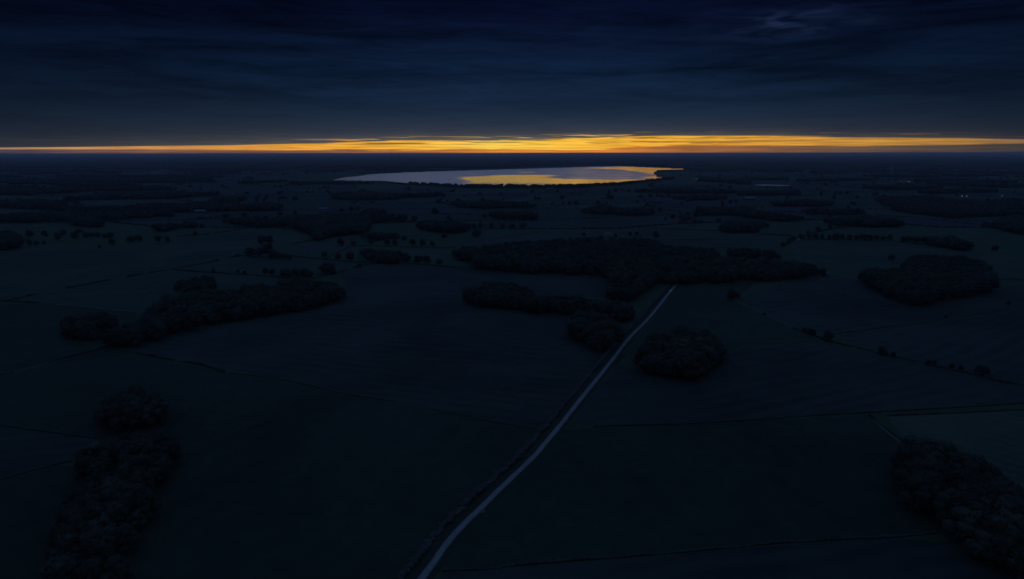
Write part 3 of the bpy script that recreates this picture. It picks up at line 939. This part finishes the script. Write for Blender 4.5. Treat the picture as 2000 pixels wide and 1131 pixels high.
def clear_of_lake(x, y, h):
    ua_, va_ = px((x, y, 0))
    ub_, vb_ = px((x, y, h))
    for (z0, z1, w0, w1) in ZONES:
        if z0 < ua_ < z1 and va_ > w0 and vb_ < w1:
            return False
    u, v = px((x, y, 0))
    u2, v2 = px((x, y, h))
    return not (in_lake(u, v) or in_lake(u2, v2))


for (q, cx, cy) in cells:
    P = [np.array(verts[t][:2]) for t in q]
    u, v = px((cx, cy, 0))
    pw = 0.10 if cy < 3000 else (0.20 if cy < 6000 else 0.34)
    if 600 < u < 1400 and 300 < v < 332:
        pw = 0.55
    if mnoise.noise(Vector((cx * 0.0007, cy * 0.0007, 1.3))) > 0.18:
        pw += 0.22
    if r.rand() < pw and v < 440:
        sp_ = 10.0 if cy < 3500 else (14.0 if cy < 8000 else 20.0)
        na, nb = int(GX / sp_), int(GY / sp_)
        part = r.uniform(0.35, 1.0)
        for a in range(na):
            for b in range(int(nb * part)):
                s_, t_ = (a + r.rand()) / na, (b + r.rand()) / nb
                w0 = P[0] * (1 - s_) * (1 - t_) + P[1] * s_ * (1 - t_) + P[2] * s_ * t_ + P[3] * (1 - s_) * t_
                h = r.uniform(9, 15)
                if clear_of_lake(w0[0], w0[1], h):
                    FAR_T.append((w0[0], w0[1], h, 1.2 * sp_ / 11.0, r.rand() * 6.28, r.randint(6)))
for (a, b) in edges:
    A, B = np.array(verts[a][:2]), np.array(verts[b][:2])
    L = np.linalg.norm(B - A)
    mid = (A + B) / 2
    if r.rand() < 0.22:
        continue
    st_ = 7.0 if mid[1] < 3000 else 12.0
    n = int(L / st_)
    dens = r.uniform(0.0, 0.16) if mid[1] < 5000 else r.uniform(0.02, 0.25)
    for k in range(n):
        p = A + (B - A) * (k + r.rand()) / n + r.uniform(-1.5, 1.5, 2)
        u_, v_ = px((p[0], p[1], 0))
        if v_ > 448:
            continue
        if r.rand() < dens * st_ / 9.0:
            h = r.uniform(6, 13)
            if clear_of_lake(p[0], p[1], h):
                FAR_T.append((p[0], p[1], h, r.uniform(1.0, 1.5), r.rand() * 6.28, r.randint(6)))
        elif clear_of_lake(p[0], p[1], 3):
            FAR_H.append((p[0], p[1], r.uniform(1.6, 3.2), st_ / 4.2, r.rand() * 6.28, r.randint(6)))
# from 16 km to the horizon: bands of wood that merge into one another
for k in range(9000):
    d = 14000 * (60000 / 14000.0) ** (r.rand() ** 1.2)
    ang = R(r.uniform(-40, 40))
    x, y = d * math.sin(ang), d * math.cos(ang)
    FAR_T.append((x, y, r.uniform(9, 17), r.uniform(4, 14) * d / 20000.0, r.rand() * 6.28, r.randint(6)))


def scatter(name, pts, parts, label):
    me = bpy.data.meshes.new(name)
    me.from_pydata([(p[0], p[1], 0.2) for p in pts], [], [])
    n = len(pts)
    for nm, typ, key in (('sc', 'FLOAT_VECTOR', 'vector'), ('rz', 'FLOAT_VECTOR', 'vector'), ('pick', 'INT', 'value')):
        at = me.attributes.new(nm, typ, 'POINT')
        if nm == 'sc':
            arr = np.array([(p[2] * p[3], p[2] * p[3], p[2]) for p in pts], dtype=np.float32).ravel()
        elif nm == 'rz':
            arr = np.array([(0, 0, p[4]) for p in pts], dtype=np.float32).ravel()
        else:
            arr = np.array([p[5] for p in pts], dtype=np.int32)
        at.data.foreach_set(key, arr)
    o = bpy.data.objects.new(name, me)
    C.objects.link(o)
    ng = bpy.data.node_groups.new(name, 'GeometryNodeTree')
    ng.interface.new_socket('Geometry', in_out='INPUT', socket_type='NodeSocketGeometry')
    ng.interface.new_socket('Geometry', in_out='OUTPUT', socket_type='NodeSocketGeometry')
    N, L = ng.nodes, ng.links
    gi, go = N.new('NodeGroupInput'), N.new('NodeGroupOutput')
    jn = N.new('GeometryNodeJoinGeometry')
    for objs in reversed(parts):
        j2 = N.new('GeometryNodeJoinGeometry')
        for ob in objs:
            oi = N.new('GeometryNodeObjectInfo')
            oi.inputs['Object'].default_value = ob
            oi.inputs['As Instance'].default_value = False
            L.new(oi.outputs['Geometry'], j2.inputs[0])
        g2 = N.new('GeometryNodeGeometryToInstance')
        L.new(j2.outputs[0], g2.inputs[0])
        L.new(g2.outputs[0], jn.inputs[0])
    ip = N.new('GeometryNodeInstanceOnPoints')
    L.new(gi.outputs[0], ip.inputs['Points'])
    L.new(jn.outputs[0], ip.inputs['Instance'])
    ip.inputs['Pick Instance'].default_value = True
    for nm, typ, sock in (('sc', 'FLOAT_VECTOR', 'Scale'), ('rz', 'FLOAT_VECTOR', 'Rotation'), ('pick', 'INT', 'Instance Index')):
        na = N.new('GeometryNodeInputNamedAttribute')
        na.data_type = typ
        na.inputs['Name'].default_value = nm
        L.new(na.outputs['Attribute'], ip.inputs[sock])
    L.new(ip.outputs[0], go.inputs[0])
    md = o.modifiers.new('scatter', 'NODES')
    md.node_group = ng
    return tag(o, label, None, None, 'stuff')


protos = [PROTO[k] for k in sorted(PROTO)]
rest = [t[:6] for i, t in enumerate(TREES) if i not in single]
scatter('woodland', rest, protos, 'dark broadleaf woodland filling the woods and lining the lake shore')
scatter('distant_woods', FAR_T, protos, 'far woods and hedgerow trees merging towards the horizon')
scatter('distant_hedgerow_undergrowth', FAR_H, [(p[1],) for p in protos], 'low dark hedgerows between the far fields')


# ------------------------------------------------------------------ hedges near enough to tell apart
def hedge(pxs, label, width=1.6, height=1.8, mat=None, gaps=0.0, seed=0, line=None, ragged=0.4):
    r = random.Random(seed + 100)
    if seed > 2:
        width, height, gaps = width * 0.62, height * 0.66, gaps + 0.12
    line = line or smooth_line([gp(u, v) for u, v in pxs], 3.0)
    d0 = min((p - CAM).length for p in line)
    step = max(0.9, min(2.0, d0 / 420.0))
    vs, fs = [], []
    acc = 0.0
    mid = line[len(line) // 2].copy()
    for a, b in zip(line, line[1:]):
        L = (b - a).length
        while acc < L:
            p = a + (b - a) * (acc / L)
            acc += step * r.uniform(0.8, 1.2)
            gapn = mnoise.noise(Vector((p.x * 0.045, p.y * 0.045, seed)))
            if gapn < -1.0 + gaps * 1.6:
                continue
            hs = height * (1.0 + ragged * 1.5 * mnoise.noise(Vector((p.x * 0.09, p.y * 0.09, seed + 5)))) * r.uniform(0.85, 1.15)
            hs = max(0.4, hs)
            o_ = Vector((r.uniform(-.3, .3) * width, r.uniform(-.3, .3) * width, 0))
            rr = max(step * 0.75, width * 0.5) * r.uniform(0.85, 1.2)
            b0 = len(vs)
            for q in (ICO1 if d0 < 420 else ICO0):
                k = r.uniform(0.78, 1.18)
                vs.append((p.x - mid.x + o_.x + q[0] * rr * k, p.y - mid.y + o_.y + q[1] * rr * k, max(-0.1, hs * 0.45 + q[2] * hs * 0.55 * k)))
            fs += [tuple(b0 + t for t in f) for f in (ICO1F if d0 < 420 else ICO0F)]
            for s_ in range(5 if d0 < 420 else 2):
                th, cz = r.random() * 6.28, r.uniform(-0.1, 1)
                sz = math.sqrt(1 - cz * cz)
                c_ = Vector((p.x - mid.x + o_.x + math.cos(th) * sz * rr, p.y - mid.y + o_.y + math.sin(th) * sz * rr, hs * 0.5 + cz * hs * 0.55))
                b0 = len(vs)
                for _ in range(3):
                    vs.append(tuple(c_ + Vector((r.uniform(-1, 1), r.uniform(-1, 1), r.uniform(-1, 1))) * 0.34))
                fs.append((b0, b0 + 1, b0 + 2))
        acc -= L
    o = mesh_obj('hedge', vs, fs, mat or HEDGE)
    o.location = (mid.x, mid.y, 0)
    return tag(o, label, 'hedge', 'hedges between the near fields')


_b = bmesh.new()
_c = bmesh.ops.create_cone(_b, cap_ends=True, segments=6, radius1=1.0, radius2=0.62, depth=2.0)
ICO0 = np.array([tuple(x.co) for x in _b.verts])
ICO0F = [tuple(q.index for q in p.verts) for p in _b.faces]
_b.free()

nn = normals(road_line)
left = [p + n * (6.6 + 0.5 * mnoise.noise(Vector((p.y * 0.03, 0, 9)))) for p, n in zip(road_line, nn)]
hedge(None, 'long brownish hedge following the west side of the road', 2.8, 1.7, HEDGE2, 0.08, 1, line=left, ragged=0.55)
right = [p - n * 4.4 for p, n in zip(road_line, nn)][40:150]
hedge(None, 'low sparse hedge on the east verge of the road', 0.8, 0.6, HEDGE, 0.75, 2, line=right)
hedge([(20, 588), (60, 577), (89, 570), (111, 566), (148, 560), (205, 549), (247, 541), (287, 534), (322, 528), (396, 515), (420, 510.5), (474, 499), (500, 503)], 'gappy dark hedge slanting across the big west meadow', 1.9, 2.2, None, 0.42, 3, ragged=0.8)
hedge([(-40, 588), (0, 588), (40, 590), (75, 592)], 'short thick hedge at the picture edge, beside the gappy meadow hedge', 3.0, 2.6, None, 0.0, 4)
hedge([(75, 592.5), (111, 596), (198, 605), (285, 613.5)], 'low thin hedge along the pale track above the oval copse', 0.9, 0.8, None, 0.3, 5)
hedge([(339, 526.5), (396, 531.6), (425, 533), (511, 539), (561, 543)], 'dark hedge running along the top of the slanting belt', 1.8, 2.0, None, 0.15, 6)
hedge([(568, 500.6), (618, 505.6), (670, 510), (737, 514), (800, 515.5), (874, 521.7), (948, 526.6), (1047, 534), (1127, 538), (1196, 541.5)], 'very long hedge edging the broad wood', 2.2, 2.4, None, 0.1, 7)
hedge([(613, 543), (662, 531.6), (702, 520), (737, 514)], 'short hedge climbing from the belt to the long wood-edge hedge', 1.6, 1.8, None, 0.2, 8)
hedge([(210, 677.6), (188, 684), (148, 695), (111, 703.6), (72, 715), (23, 728.6), (-20, 737)], 'ragged hedge running west from the foot of the slanting belt', 1.5, 1.6, None, 0.32, 9, ragged=0.9)
hedge([(218, 680), (247, 686), (285, 693.7), (317, 700), (359, 707), (400, 715), (438, 727)], 'hedge with brambles running east from the foot of the slanting belt', 1.7, 1.7, None, 0.15, 10, ragged=0.8)
hedge([(438, 727), (541, 740), (613, 755), (674, 768.6), (743, 780), (800, 790.5), (876, 806.7), (952, 822), (1009, 831), (1059, 839)], 'thin clipped hedge dividing the two large middle fields', 0.8, 0.8, None, 0.25, 11)
hedge([(-20, 829), (0, 831), (76, 841), (152, 851), (187, 855)], 'straight hedge reaching the gap between long wood and copse', 1.0, 1.0, None, 0.1, 12)
hedge([(-20, 943), (0, 938), (57, 921), (114, 906), (141, 901)], 'straight hedge reaching the side arm of the long wood', 1.0, 1.0, None, 0.1, 13)
hedge([(1549, 641), (1571, 648), (1586, 653), (1610, 664), (1674, 680), (1724, 692.5), (1761, 700), (1813, 713), (1867, 725), (1924, 738), (1954, 746.5), (2000, 753), (2040, 760)], 'bushy hedge below the dark ploughed field', 1.6, 1.5, None, 0.22, 14, ragged=0.8)
hedge([(1632, 652), (1699, 643), (1783, 633), (1847, 623), (1922, 611), (1976, 603), (2040, 600)], 'thin hedge along the far side of the dark ploughed field', 1.0, 1.0, None, 0.15, 15)
hedge([(1467, 672), (1534, 670.7), (1596, 666.5)], 'faint low hedge joining the bushy hedge from the west', 0.7, 0.6, None, 0.3, 16)
hedge([(1160, 834), (1200, 831.5), (1333, 828), (1467, 820), (1600, 811), (1695, 806), (1829, 798), (2000, 787.6), (2040, 785)], 'long straight hedge on the far side of the double hedge line', 1.0, 1.0, None, 0.12, 17)
hedge([(1733, 812), (1800, 809.5), (1867, 806.8), (2000, 799.8), (2040, 797)], 'hedge bordering the top of the pale stubble field', 1.0, 1.0, None, 0.12, 18)
hedge([(1699, 810.5), (1714, 824), (1731, 838), (1750, 853), (1768, 868)], 'thick short hedge leading to the large corner wood', 1.9, 1.4, None, 0.1, 19)
hedge([(865, 1114), (945, 1112), (1009, 1104), (1105, 1096), (1200, 1089), (1303, 1081), (1428, 1069), (1524, 1060), (1600, 1055.5), (1752, 1048), (1830, 1040)], 'long dark hedge crossing the bottom of the picture', 1.1, 1.0, None, 0.14, 20, ragged=0.7)
hedge([(1944, 545), (2000, 547.6), (2040, 549)], 'short hedge running east from the angular wood', 1.4, 1.4, None, 0.1, 21)
hedge([(300, 465), (400, 458), (440, 453), (480, 447), (512, 444), (566, 448)], 'curved hedge at the far side of the big west meadow', 2.2, 2.4, None, 0.2, 22)
hedge([(570, 477.5), (590, 473), (612, 468)], 'short hedge at the tip of the far rounded wood', 2.0, 2.2, None, 0.1, 23)
hedge([(1712, 421), (1766, 424.5), (1826, 429.5), (1880, 436.5), (1944, 445), (1990, 458)], 'long far hedge curving over the pale rise', 3.0, 3.4, None, 0.08, 24)
hedge([(1527, 482), (1545, 472), (1560, 465), (1597, 453), (1636, 446.5), (1685, 440.5)], 'winding hedge along the stream beyond the broad wood', 3.0, 3.0, None, 0.15, 25)
hedge([(1560, 467), (1650, 468.5), (1748, 471), (1800, 477)], 'hedge under the even row of lane trees', 2.0, 1.8, None, 0.1, 26)
hedge([(1488, 457.5), (1520, 459.5), (1545, 461)], 'short bushy hedge beside the winding stream', 2.6, 3.2, None, 0.1, 27)
hedge([(636, 506), (690, 481.5), (760, 482), (860, 484), (890, 483)], 'broken hedge with trees short of the broad wood', 1.8, 1.8, None, 0.3, 28)
hedge([(1020, 458), (1060, 452.5), (1000, 462), (965, 466)], 'thin bent hedge on the pale fields before the broad wood', 1.4, 1.5, None, 0.2, 29)


# ------------------------------------------------------------------ buildings
def box(vs, fs, x0, x1, y0, y1, z0, z1):
    b = len(vs)
    vs += [(x0, y0, z0), (x1, y0, z0), (x1, y1, z0), (x0, y1, z0), (x0, y0, z1), (x1, y0, z1), (x1, y1, z1), (x0, y1, z1)]
    fs += [(b, b + 3, b + 2, b + 1), (b + 4, b + 5, b + 6, b + 7), (b, b + 1, b + 5, b + 4), (b + 1, b + 2, b + 6, b + 5), (b + 2, b + 3, b + 7, b + 6), (b + 3, b, b + 4, b + 7)]


def building(name, label, u, v, L, Wd, hw, hr, rz, wall, roof, cat, group, doors=1, wins=3, chimney=True):
    p = gp(u, v)
    e = empty(name, (p.x, p.y, 0), rz)
    tag(e, label, cat, group)
    vs, fs = [], []
    box(vs, fs, -L / 2, L / 2, -Wd / 2, Wd / 2, -0.3, hw)
    b = len(vs)
    vs += [(-L / 2, 0, hw + hr), (L / 2, 0, hw + hr)]
    fs += [(4, 7, b), (5, b + 1, 6)]
    mesh_obj('wall', vs, fs, wall, e)
    vs, fs = [], []
    o_ = 0.5
    for s_ in (-1, 1):
        b = len(vs)
        sl_ = hr / (Wd / 2)
        yl = s_ * (Wd / 2 + o_)
        zl = hw - sl_ * o_
        vs += [(-L / 2 - o_, yl, zl + .05), (L / 2 + o_, yl, zl + .05), (L / 2 + o_, s_ * .01, hw + hr + .05), (-L / 2 - o_, s_ * .01, hw + hr + .05),
               (-L / 2 - o_, yl, zl + .25), (L / 2 + o_, yl, zl + .25), (L / 2 + o_, s_ * .01, hw + hr + .25), (-L / 2 - o_, s_ * .01, hw + hr + .25)]
        fs += [(b, b + 1, b + 2, b + 3), (b + 4, b + 5, b + 6, b + 7), (b, b + 1, b + 5, b + 4), (b + 1, b + 2, b + 6, b + 5), (b + 3, b, b + 4, b + 7), (b + 2, b + 3, b + 7, b + 6)]
    rf = mesh_obj('roof', vs, fs, roof, e)
    if chimney:
        vs, fs = [], []
        box(vs, fs, L / 2 - 1.4, L / 2 - 0.5, -0.45, 0.45, hw + hr - 0.8, hw + hr + 1.1)
        mesh_obj('chimney', vs, fs, ROOFD, rf)
    for k in range(wins):
        x = -L / 2 + (k + 0.75) * L / (wins + 0.5)
        vs, fs = [], []
        box(vs, fs, x - .6, x + .6, -Wd / 2 - .05, -Wd / 2 + .02, 1.0, 2.3)
        mesh_obj('window', vs, fs, GLASSM, e)
    for k in range(doors):
        x = -L / 2 + (k + 0.5) * L / doors + 0.9
        dw = 0.5 if chimney else 2.2
        vs, fs = [], []
        box(vs, fs, x - dw, x + dw, -Wd / 2 - .06, -Wd / 2 + .02, 0.0, 2.1 if chimney else 4.0)
        mesh_obj('door', vs, fs, BARK, e)
    return e


HG = 'buildings of the hamlet behind the broad wood'
building('farmhouse', 'pale house at the west end of the hamlet', 1187, 463, 11, 7, 5, 3, 0.2, WALLM, ROOFP, 'house', HG)
building('farmhouse', 'pale gabled house in the middle of the hamlet', 1219, 465, 7, 10, 5, 3, 0.5, WALLM, ROOFD, 'house', HG)
building('barn', 'low barn in front of the gabled hamlet house', 1221, 470, 10, 7, 3, 2, 0.1, ROOFD, ROOFP, 'barn', HG, 1, 0, False)
building('farmhouse', 'small pale house among the hamlet trees', 1252, 466, 7, 6, 4, 3, -0.3, WALLM, ROOFD, 'house', HG)
building('cottage', 'white cottage at the east end of the hamlet', 1264, 473, 5, 5, 4, 2.5, -0.5, WALLM, ROOFP, 'house', HG, 1, 2)
building('barn', 'pale roofed shed on the hamlet lane', 1242, 475.5, 9, 6, 2.6, 1.8, 0.0, ROOFD, ROOFP, 'barn', HG, 1, 0, False)
building('barn', 'large barn with a broad pale roof standing among fields east of the lake', 1463, 391, 32, 18, 5, 6.5, 0.05, ROOFD, ROOFP, 'barn', None, 2, 0, False)
FG = 'buildings of the farm beyond the far rounded wood'
building('barn', 'long pale roofed barn of the far western farm', 632, 411, 22, 10, 4, 3.4, 0.1, ROOFD, ROOFP, 'barn', FG, 2, 0, False)
building('farmhouse', 'pale farmhouse before the long barn', 627, 414, 10, 7, 4.5, 3, 0.0, WALLM, ROOFD, 'house', FG)
building('barn', 'small pale roofed barn beside the far western farmhouse', 636, 415, 9, 7, 3.5, 2.4, -0.2, ROOFD, ROOFP, 'barn', FG, 1, 0, False)
LG = 'pale roofed lakeside barns'
building('barn', 'pale roofed barn among trees below the glowing water, the westerly one', 1071, 371, 18, 12, 4, 4.6, 0.15, ROOFD, ROOFP, 'barn', LG, 1, 0, False)
building('barn', 'pale roofed barn among trees below the glowing water, the easterly one', 1077, 371, 15, 12, 4, 4.6, 0.15, ROOFD, ROOFP, 'barn', LG, 1, 0, False)
building('barn', 'barn with a pale roof alone in the far western fields', 392, 415.5, 26, 12, 4, 3.6, 0.05, ROOFD, ROOFP, 'barn', None, 1, 0, False)
building('cottage', 'small white cottage at the eastern tip of the broad wood', 1612, 537.5, 7, 5, 2.6, 2.2, 0.6, WALLM, ROOFP, 'house', None, 1, 2)
building('cottage', 'white cottage by the winding stream', 1558, 472, 6, 5, 3, 2.4, 0.7, WALLM, ROOFP, 'house', None, 1, 2)
building('cottage', 'white cottage beside twin trees on the lakeside farmland', 1050, 390, 6, 6, 5, 3, 0.7, WALLM, ROOFP, 'house', None, 1, 2)
building('barn', 'white sided barn far off west of the lake', 586, 338, 24, 12, 6, 4, 0.0, WALLM, ROOFP, 'barn', None, 1, 0, False)
building('barn', 'small pale barn in the farmland below the lake', 323, 385.5, 12, 8, 4, 3, 0.0, WALLM, ROOFP, 'barn', None, 1, 0, False)


# a silo tower far off on the right
def silo(u, v):
    p = gp(u, v)
    e = empty('silo', (p.x, p.y, 0))
    tag(e, 'tall pale silo rising from the far dark plain', 'silo')
    for nm, prof, mt in (('body', [(4.2, -0.2), (4.2, 27), (4.0, 27.2)], WALLM), ('dome', [(4.4, 27.0), (4.4, 27.6), (3.4, 29.4), (1.4, 30.6), (0.05, 31)], ROOFP)):
        vs, fs = [], []
        for (rr, z) in prof:
            for k in range(20):
                a = k / 20 * 6.2832
                vs.append((rr * math.cos(a), rr * math.sin(a), z))
        for j in range(len(prof) - 1):
            for k in range(20):
                fs.append((j * 20 + k, j * 20 + (k + 1) % 20, (j + 1) * 20 + (k + 1) % 20, (j + 1) * 20 + k))
        mesh_obj(nm, vs, fs, mt, e)
    vs, fs = [], []
    for k in range(14):
        box(vs, fs, -0.35, 0.35, -4.55, -4.45, 1 + k * 1.9, 1.15 + k * 1.9)
    box(vs, fs, -0.42, -0.35, -4.55, -4.3, 0, 27)
    box(vs, fs, 0.35, 0.42, -4.55, -4.3, 0, 27)
    mesh_obj('ladder', vs, fs, STEELM, e)
    return e


silo(1742.5, 334)


# ------------------------------------------------------------------ lit lamps out on the plain
def lamp_material(name, col, power):
    m_ = bpy.data.materials.new(name)
    m_.use_nodes = True
    b = m_.node_tree.nodes['Principled BSDF']
    b.inputs['Base Color'].default_value = (0.5, 0.5, 0.5, 1)
    b.inputs['Emission Color'].default_value = tuple(col) + (1.0,)
    b.inputs['Emission Strength'].default_value = power
    return m_


LAMPS = [
    ('pair of lamps just beyond the lake tip', [(1361, 351.5, .8), (1355, 351.5, .4)]),
    ('row of three lamps far out eastward', [(1775, 358.2, 1.0), (1768, 358.2, .7), (1759, 358.4, .4)]),
    ('pair of bright lamps in the dark eastern farmland', [(1878, 388.2, .9), (1887, 388.5, .9)]),
    ('lone lamp near the eastern picture edge', [(1956, 387.6, .8)]),
    ('string of lamps near the western horizon', [(220, 321, .9), (229, 320.3, .3), (237, 319.6, .5), (246, 319.6, .9)]),
    ('lamp on the skyline plain beyond the lake', [(883, 314.4, .6), (972, 316.2, .6)]),
    ('lamps strung along a road east of the lake', [(1420, 325.8, .5), (1428, 325.8, .9), (1432, 325.8, .5), (1463, 326.2, .7), (1495, 329.6, .7)]),
    ('lamps of a far town under the eastern skyline', [(1405, 308, .8), (1525, 306.6, .6), (1630, 305.4, .6), (1667, 306.8, .7), (1680, 306, 1.0), (1687, 306.6, .5), (1712, 305.8, .6)]),
    ('lamp on a long far shed beyond the silo', [(1801.5, 334.6, .9)]),
    ('lone lamp under the western skyline', [(339, 306.8, .8), (37, 322.4, .5), (110, 314.6, .5)]),
    ('lamp at the foot of the far eastern woods', [(1569, 349, .4), (1588, 354.5, .4)]),
]
proto_lamp = None
sph_v, sph_f = ICO2, ICO2F
for (where, pts) in LAMPS:
    for k, (u, v, pw) in enumerate(pts):
        p = gp(u, v)
        d = (p - CAM).length
        e = empty('lamp_post', (p.x, p.y, 0))
        lab = where if len(pts) == 1 else '%s of the %s' % (ORD[k] if len(pts) > 2 else ('brighter', 'fainter')[k], where)
        if len(pts) > 2:
            lab += ', counted eastward'
        tag(e, 'lit ' + lab if len(pts) == 1 else 'lit lamp, ' + lab, 'lamp', 'lit lamps out on the dark plain')
        vs, fs = [], []
        tube(vs, fs, Vector((0, 0, -0.2)), Vector((0, 0, 8.0)), 0.12, 0.07, 8)
        tube(vs, fs, Vector((0, 0, 7.9)), Vector((0, -0.9, 8.2)), 0.06, 0.05, 6)
        mesh_obj('pole', vs, fs, STEELM, e)
        px_m = 2.0 * d / F
        rad = 0.55
        area = math.pi * rad * rad
        power = pw * 0.11 * (px_m * px_m) / area * math.exp(d * 6e-5)
        mesh_obj('lamp_head', [(q[0] * rad, q[1] * rad - 0.9, 8.2 + q[2] * rad * 0.8) for q in sph_v], sph_f, lamp_material('lamp_glow', (1.0, 0.93, 0.86), power), e, smooth=True)


# ------------------------------------------------------------------ the car at the far end of the road
def car(u, v):
    p = gp(u, v, 0.29)
    q = min(range(len(road_line)), key=lambda i: (road_line[i] - p).length)
    d = road_line[q + 1] - road_line[q]
    e = empty('car', (road_line[q].x + 0.3, road_line[q].y, 0.28), math.atan2(d.y, d.x) + math.pi)
    tag(e, 'small pale car on the road just short of the wood', 'car')
    prof = [(-2.0, .35), (-2.05, .75), (-1.9, .95), (-1.0, 1.0), (-0.55, 1.05), (1.1, 1.0), (1.95, .85), (2.1, .6), (2.05, .35)]
    vs, fs = [], []
    n = len(prof)
    for s_ in (-1, 1):
        for (x, z) in prof:
            vs.append((x, s_ * 0.86, z))
    fs.append(tuple(range(n)))
    fs.append(tuple(range(2 * n - 1, n - 1, -1)))
    for k in range(n):
        fs.append((k, n + k, n + (k + 1) % n, (k + 1) % n))
    mesh_obj('body', vs, fs, CARP, e)
    cab = [(-1.75, .98), (-1.35, 1.42), (0.15, 1.45), (0.95, 1.0)]
    vs, fs = [], []
    for s_ in (-1, 1):
        for (x, z) in cab:
            vs.append((x, s_ * (0.80 if z < 1.2 else 0.62), z))
    fs = [(0, 1, 2, 3), (7, 6, 5, 4), (0, 4, 5, 1), (2, 6, 7, 3)]
    mesh_obj('window', vs, fs, GLASSM, e)
    mesh_obj('roof_panel', [(-1.4, -.64, 1.44), (.18, -.64, 1.47), (.18, .64, 1.47), (-1.4, .64, 1.44), (-1.4, -.64, 1.40), (.18, -.64, 1.43), (.18, .64, 1.43), (-1.4, .64, 1.40)],
             [(0, 1, 2, 3), (7, 6, 5, 4), (0, 4, 5, 1), (1, 5, 6, 2), (2, 6, 7, 3), (3, 7, 4, 0)], CARP, e)
    for sx in (-1.3, 1.32):
        for sy in (-0.8, 0.8):
            vs, fs = [], []
            tube(vs, fs, Vector((sx, sy - .1, .32)), Vector((sx, sy + .1, .32)), .32, .32, 14)
            wh = mesh_obj('wheel', vs, fs, TYREM, e)
            vs, fs = [], []
            tube(vs, fs, Vector((sx, sy - .11, .32)), Vector((sx, sy + .11, .32)), .19, .19, 10)
            mesh_obj('rim', vs, fs, STEELM, wh)
    for sy in (-0.6, 0.6):
        vs, fs = [], []
        box(vs, fs, 2.0, 2.12, sy - .16, sy + .16, .62, .76)
        mesh_obj('headlight', vs, fs, lamp_material('headlight_glow', (1, .95, .88), 0.9), e)
    return e


car(1310.5, 568.5)

# ------------------------------------------------------------------ the air
hz = bpy.data.materials.new('haze_air')
hz.use_nodes = True
t = NT(hz.node_tree)
hz.node_tree.nodes.remove(hz.node_tree.nodes['Principled BSDF'])
pv = t.new('ShaderNodeVolumePrincipled')
pv.inputs['Color'].default_value = (0.93, 0.95, 1.0, 1)
pv.inputs['Density'].default_value = 4.8e-5
pv.inputs['Anisotropy'].default_value = 0.55
t.l.new(pv.outputs[0], hz.node_tree.nodes['Material Output'].inputs['Volume'])
vs, fs = [], []
box(vs, fs, -S - 500, S + 500, -3500, S + 500, -1.0, H + 6)
o = mesh_obj('haze', vs, fs, hz)
tag(o, kind='stuff')
o['label'] = 'thin blue evening haze over the whole plain'
print('trees', len(TREES), 'single', len(single), 'farT', len(FAR_T), 'farH', len(FAR_H), 'cells', len(cells))
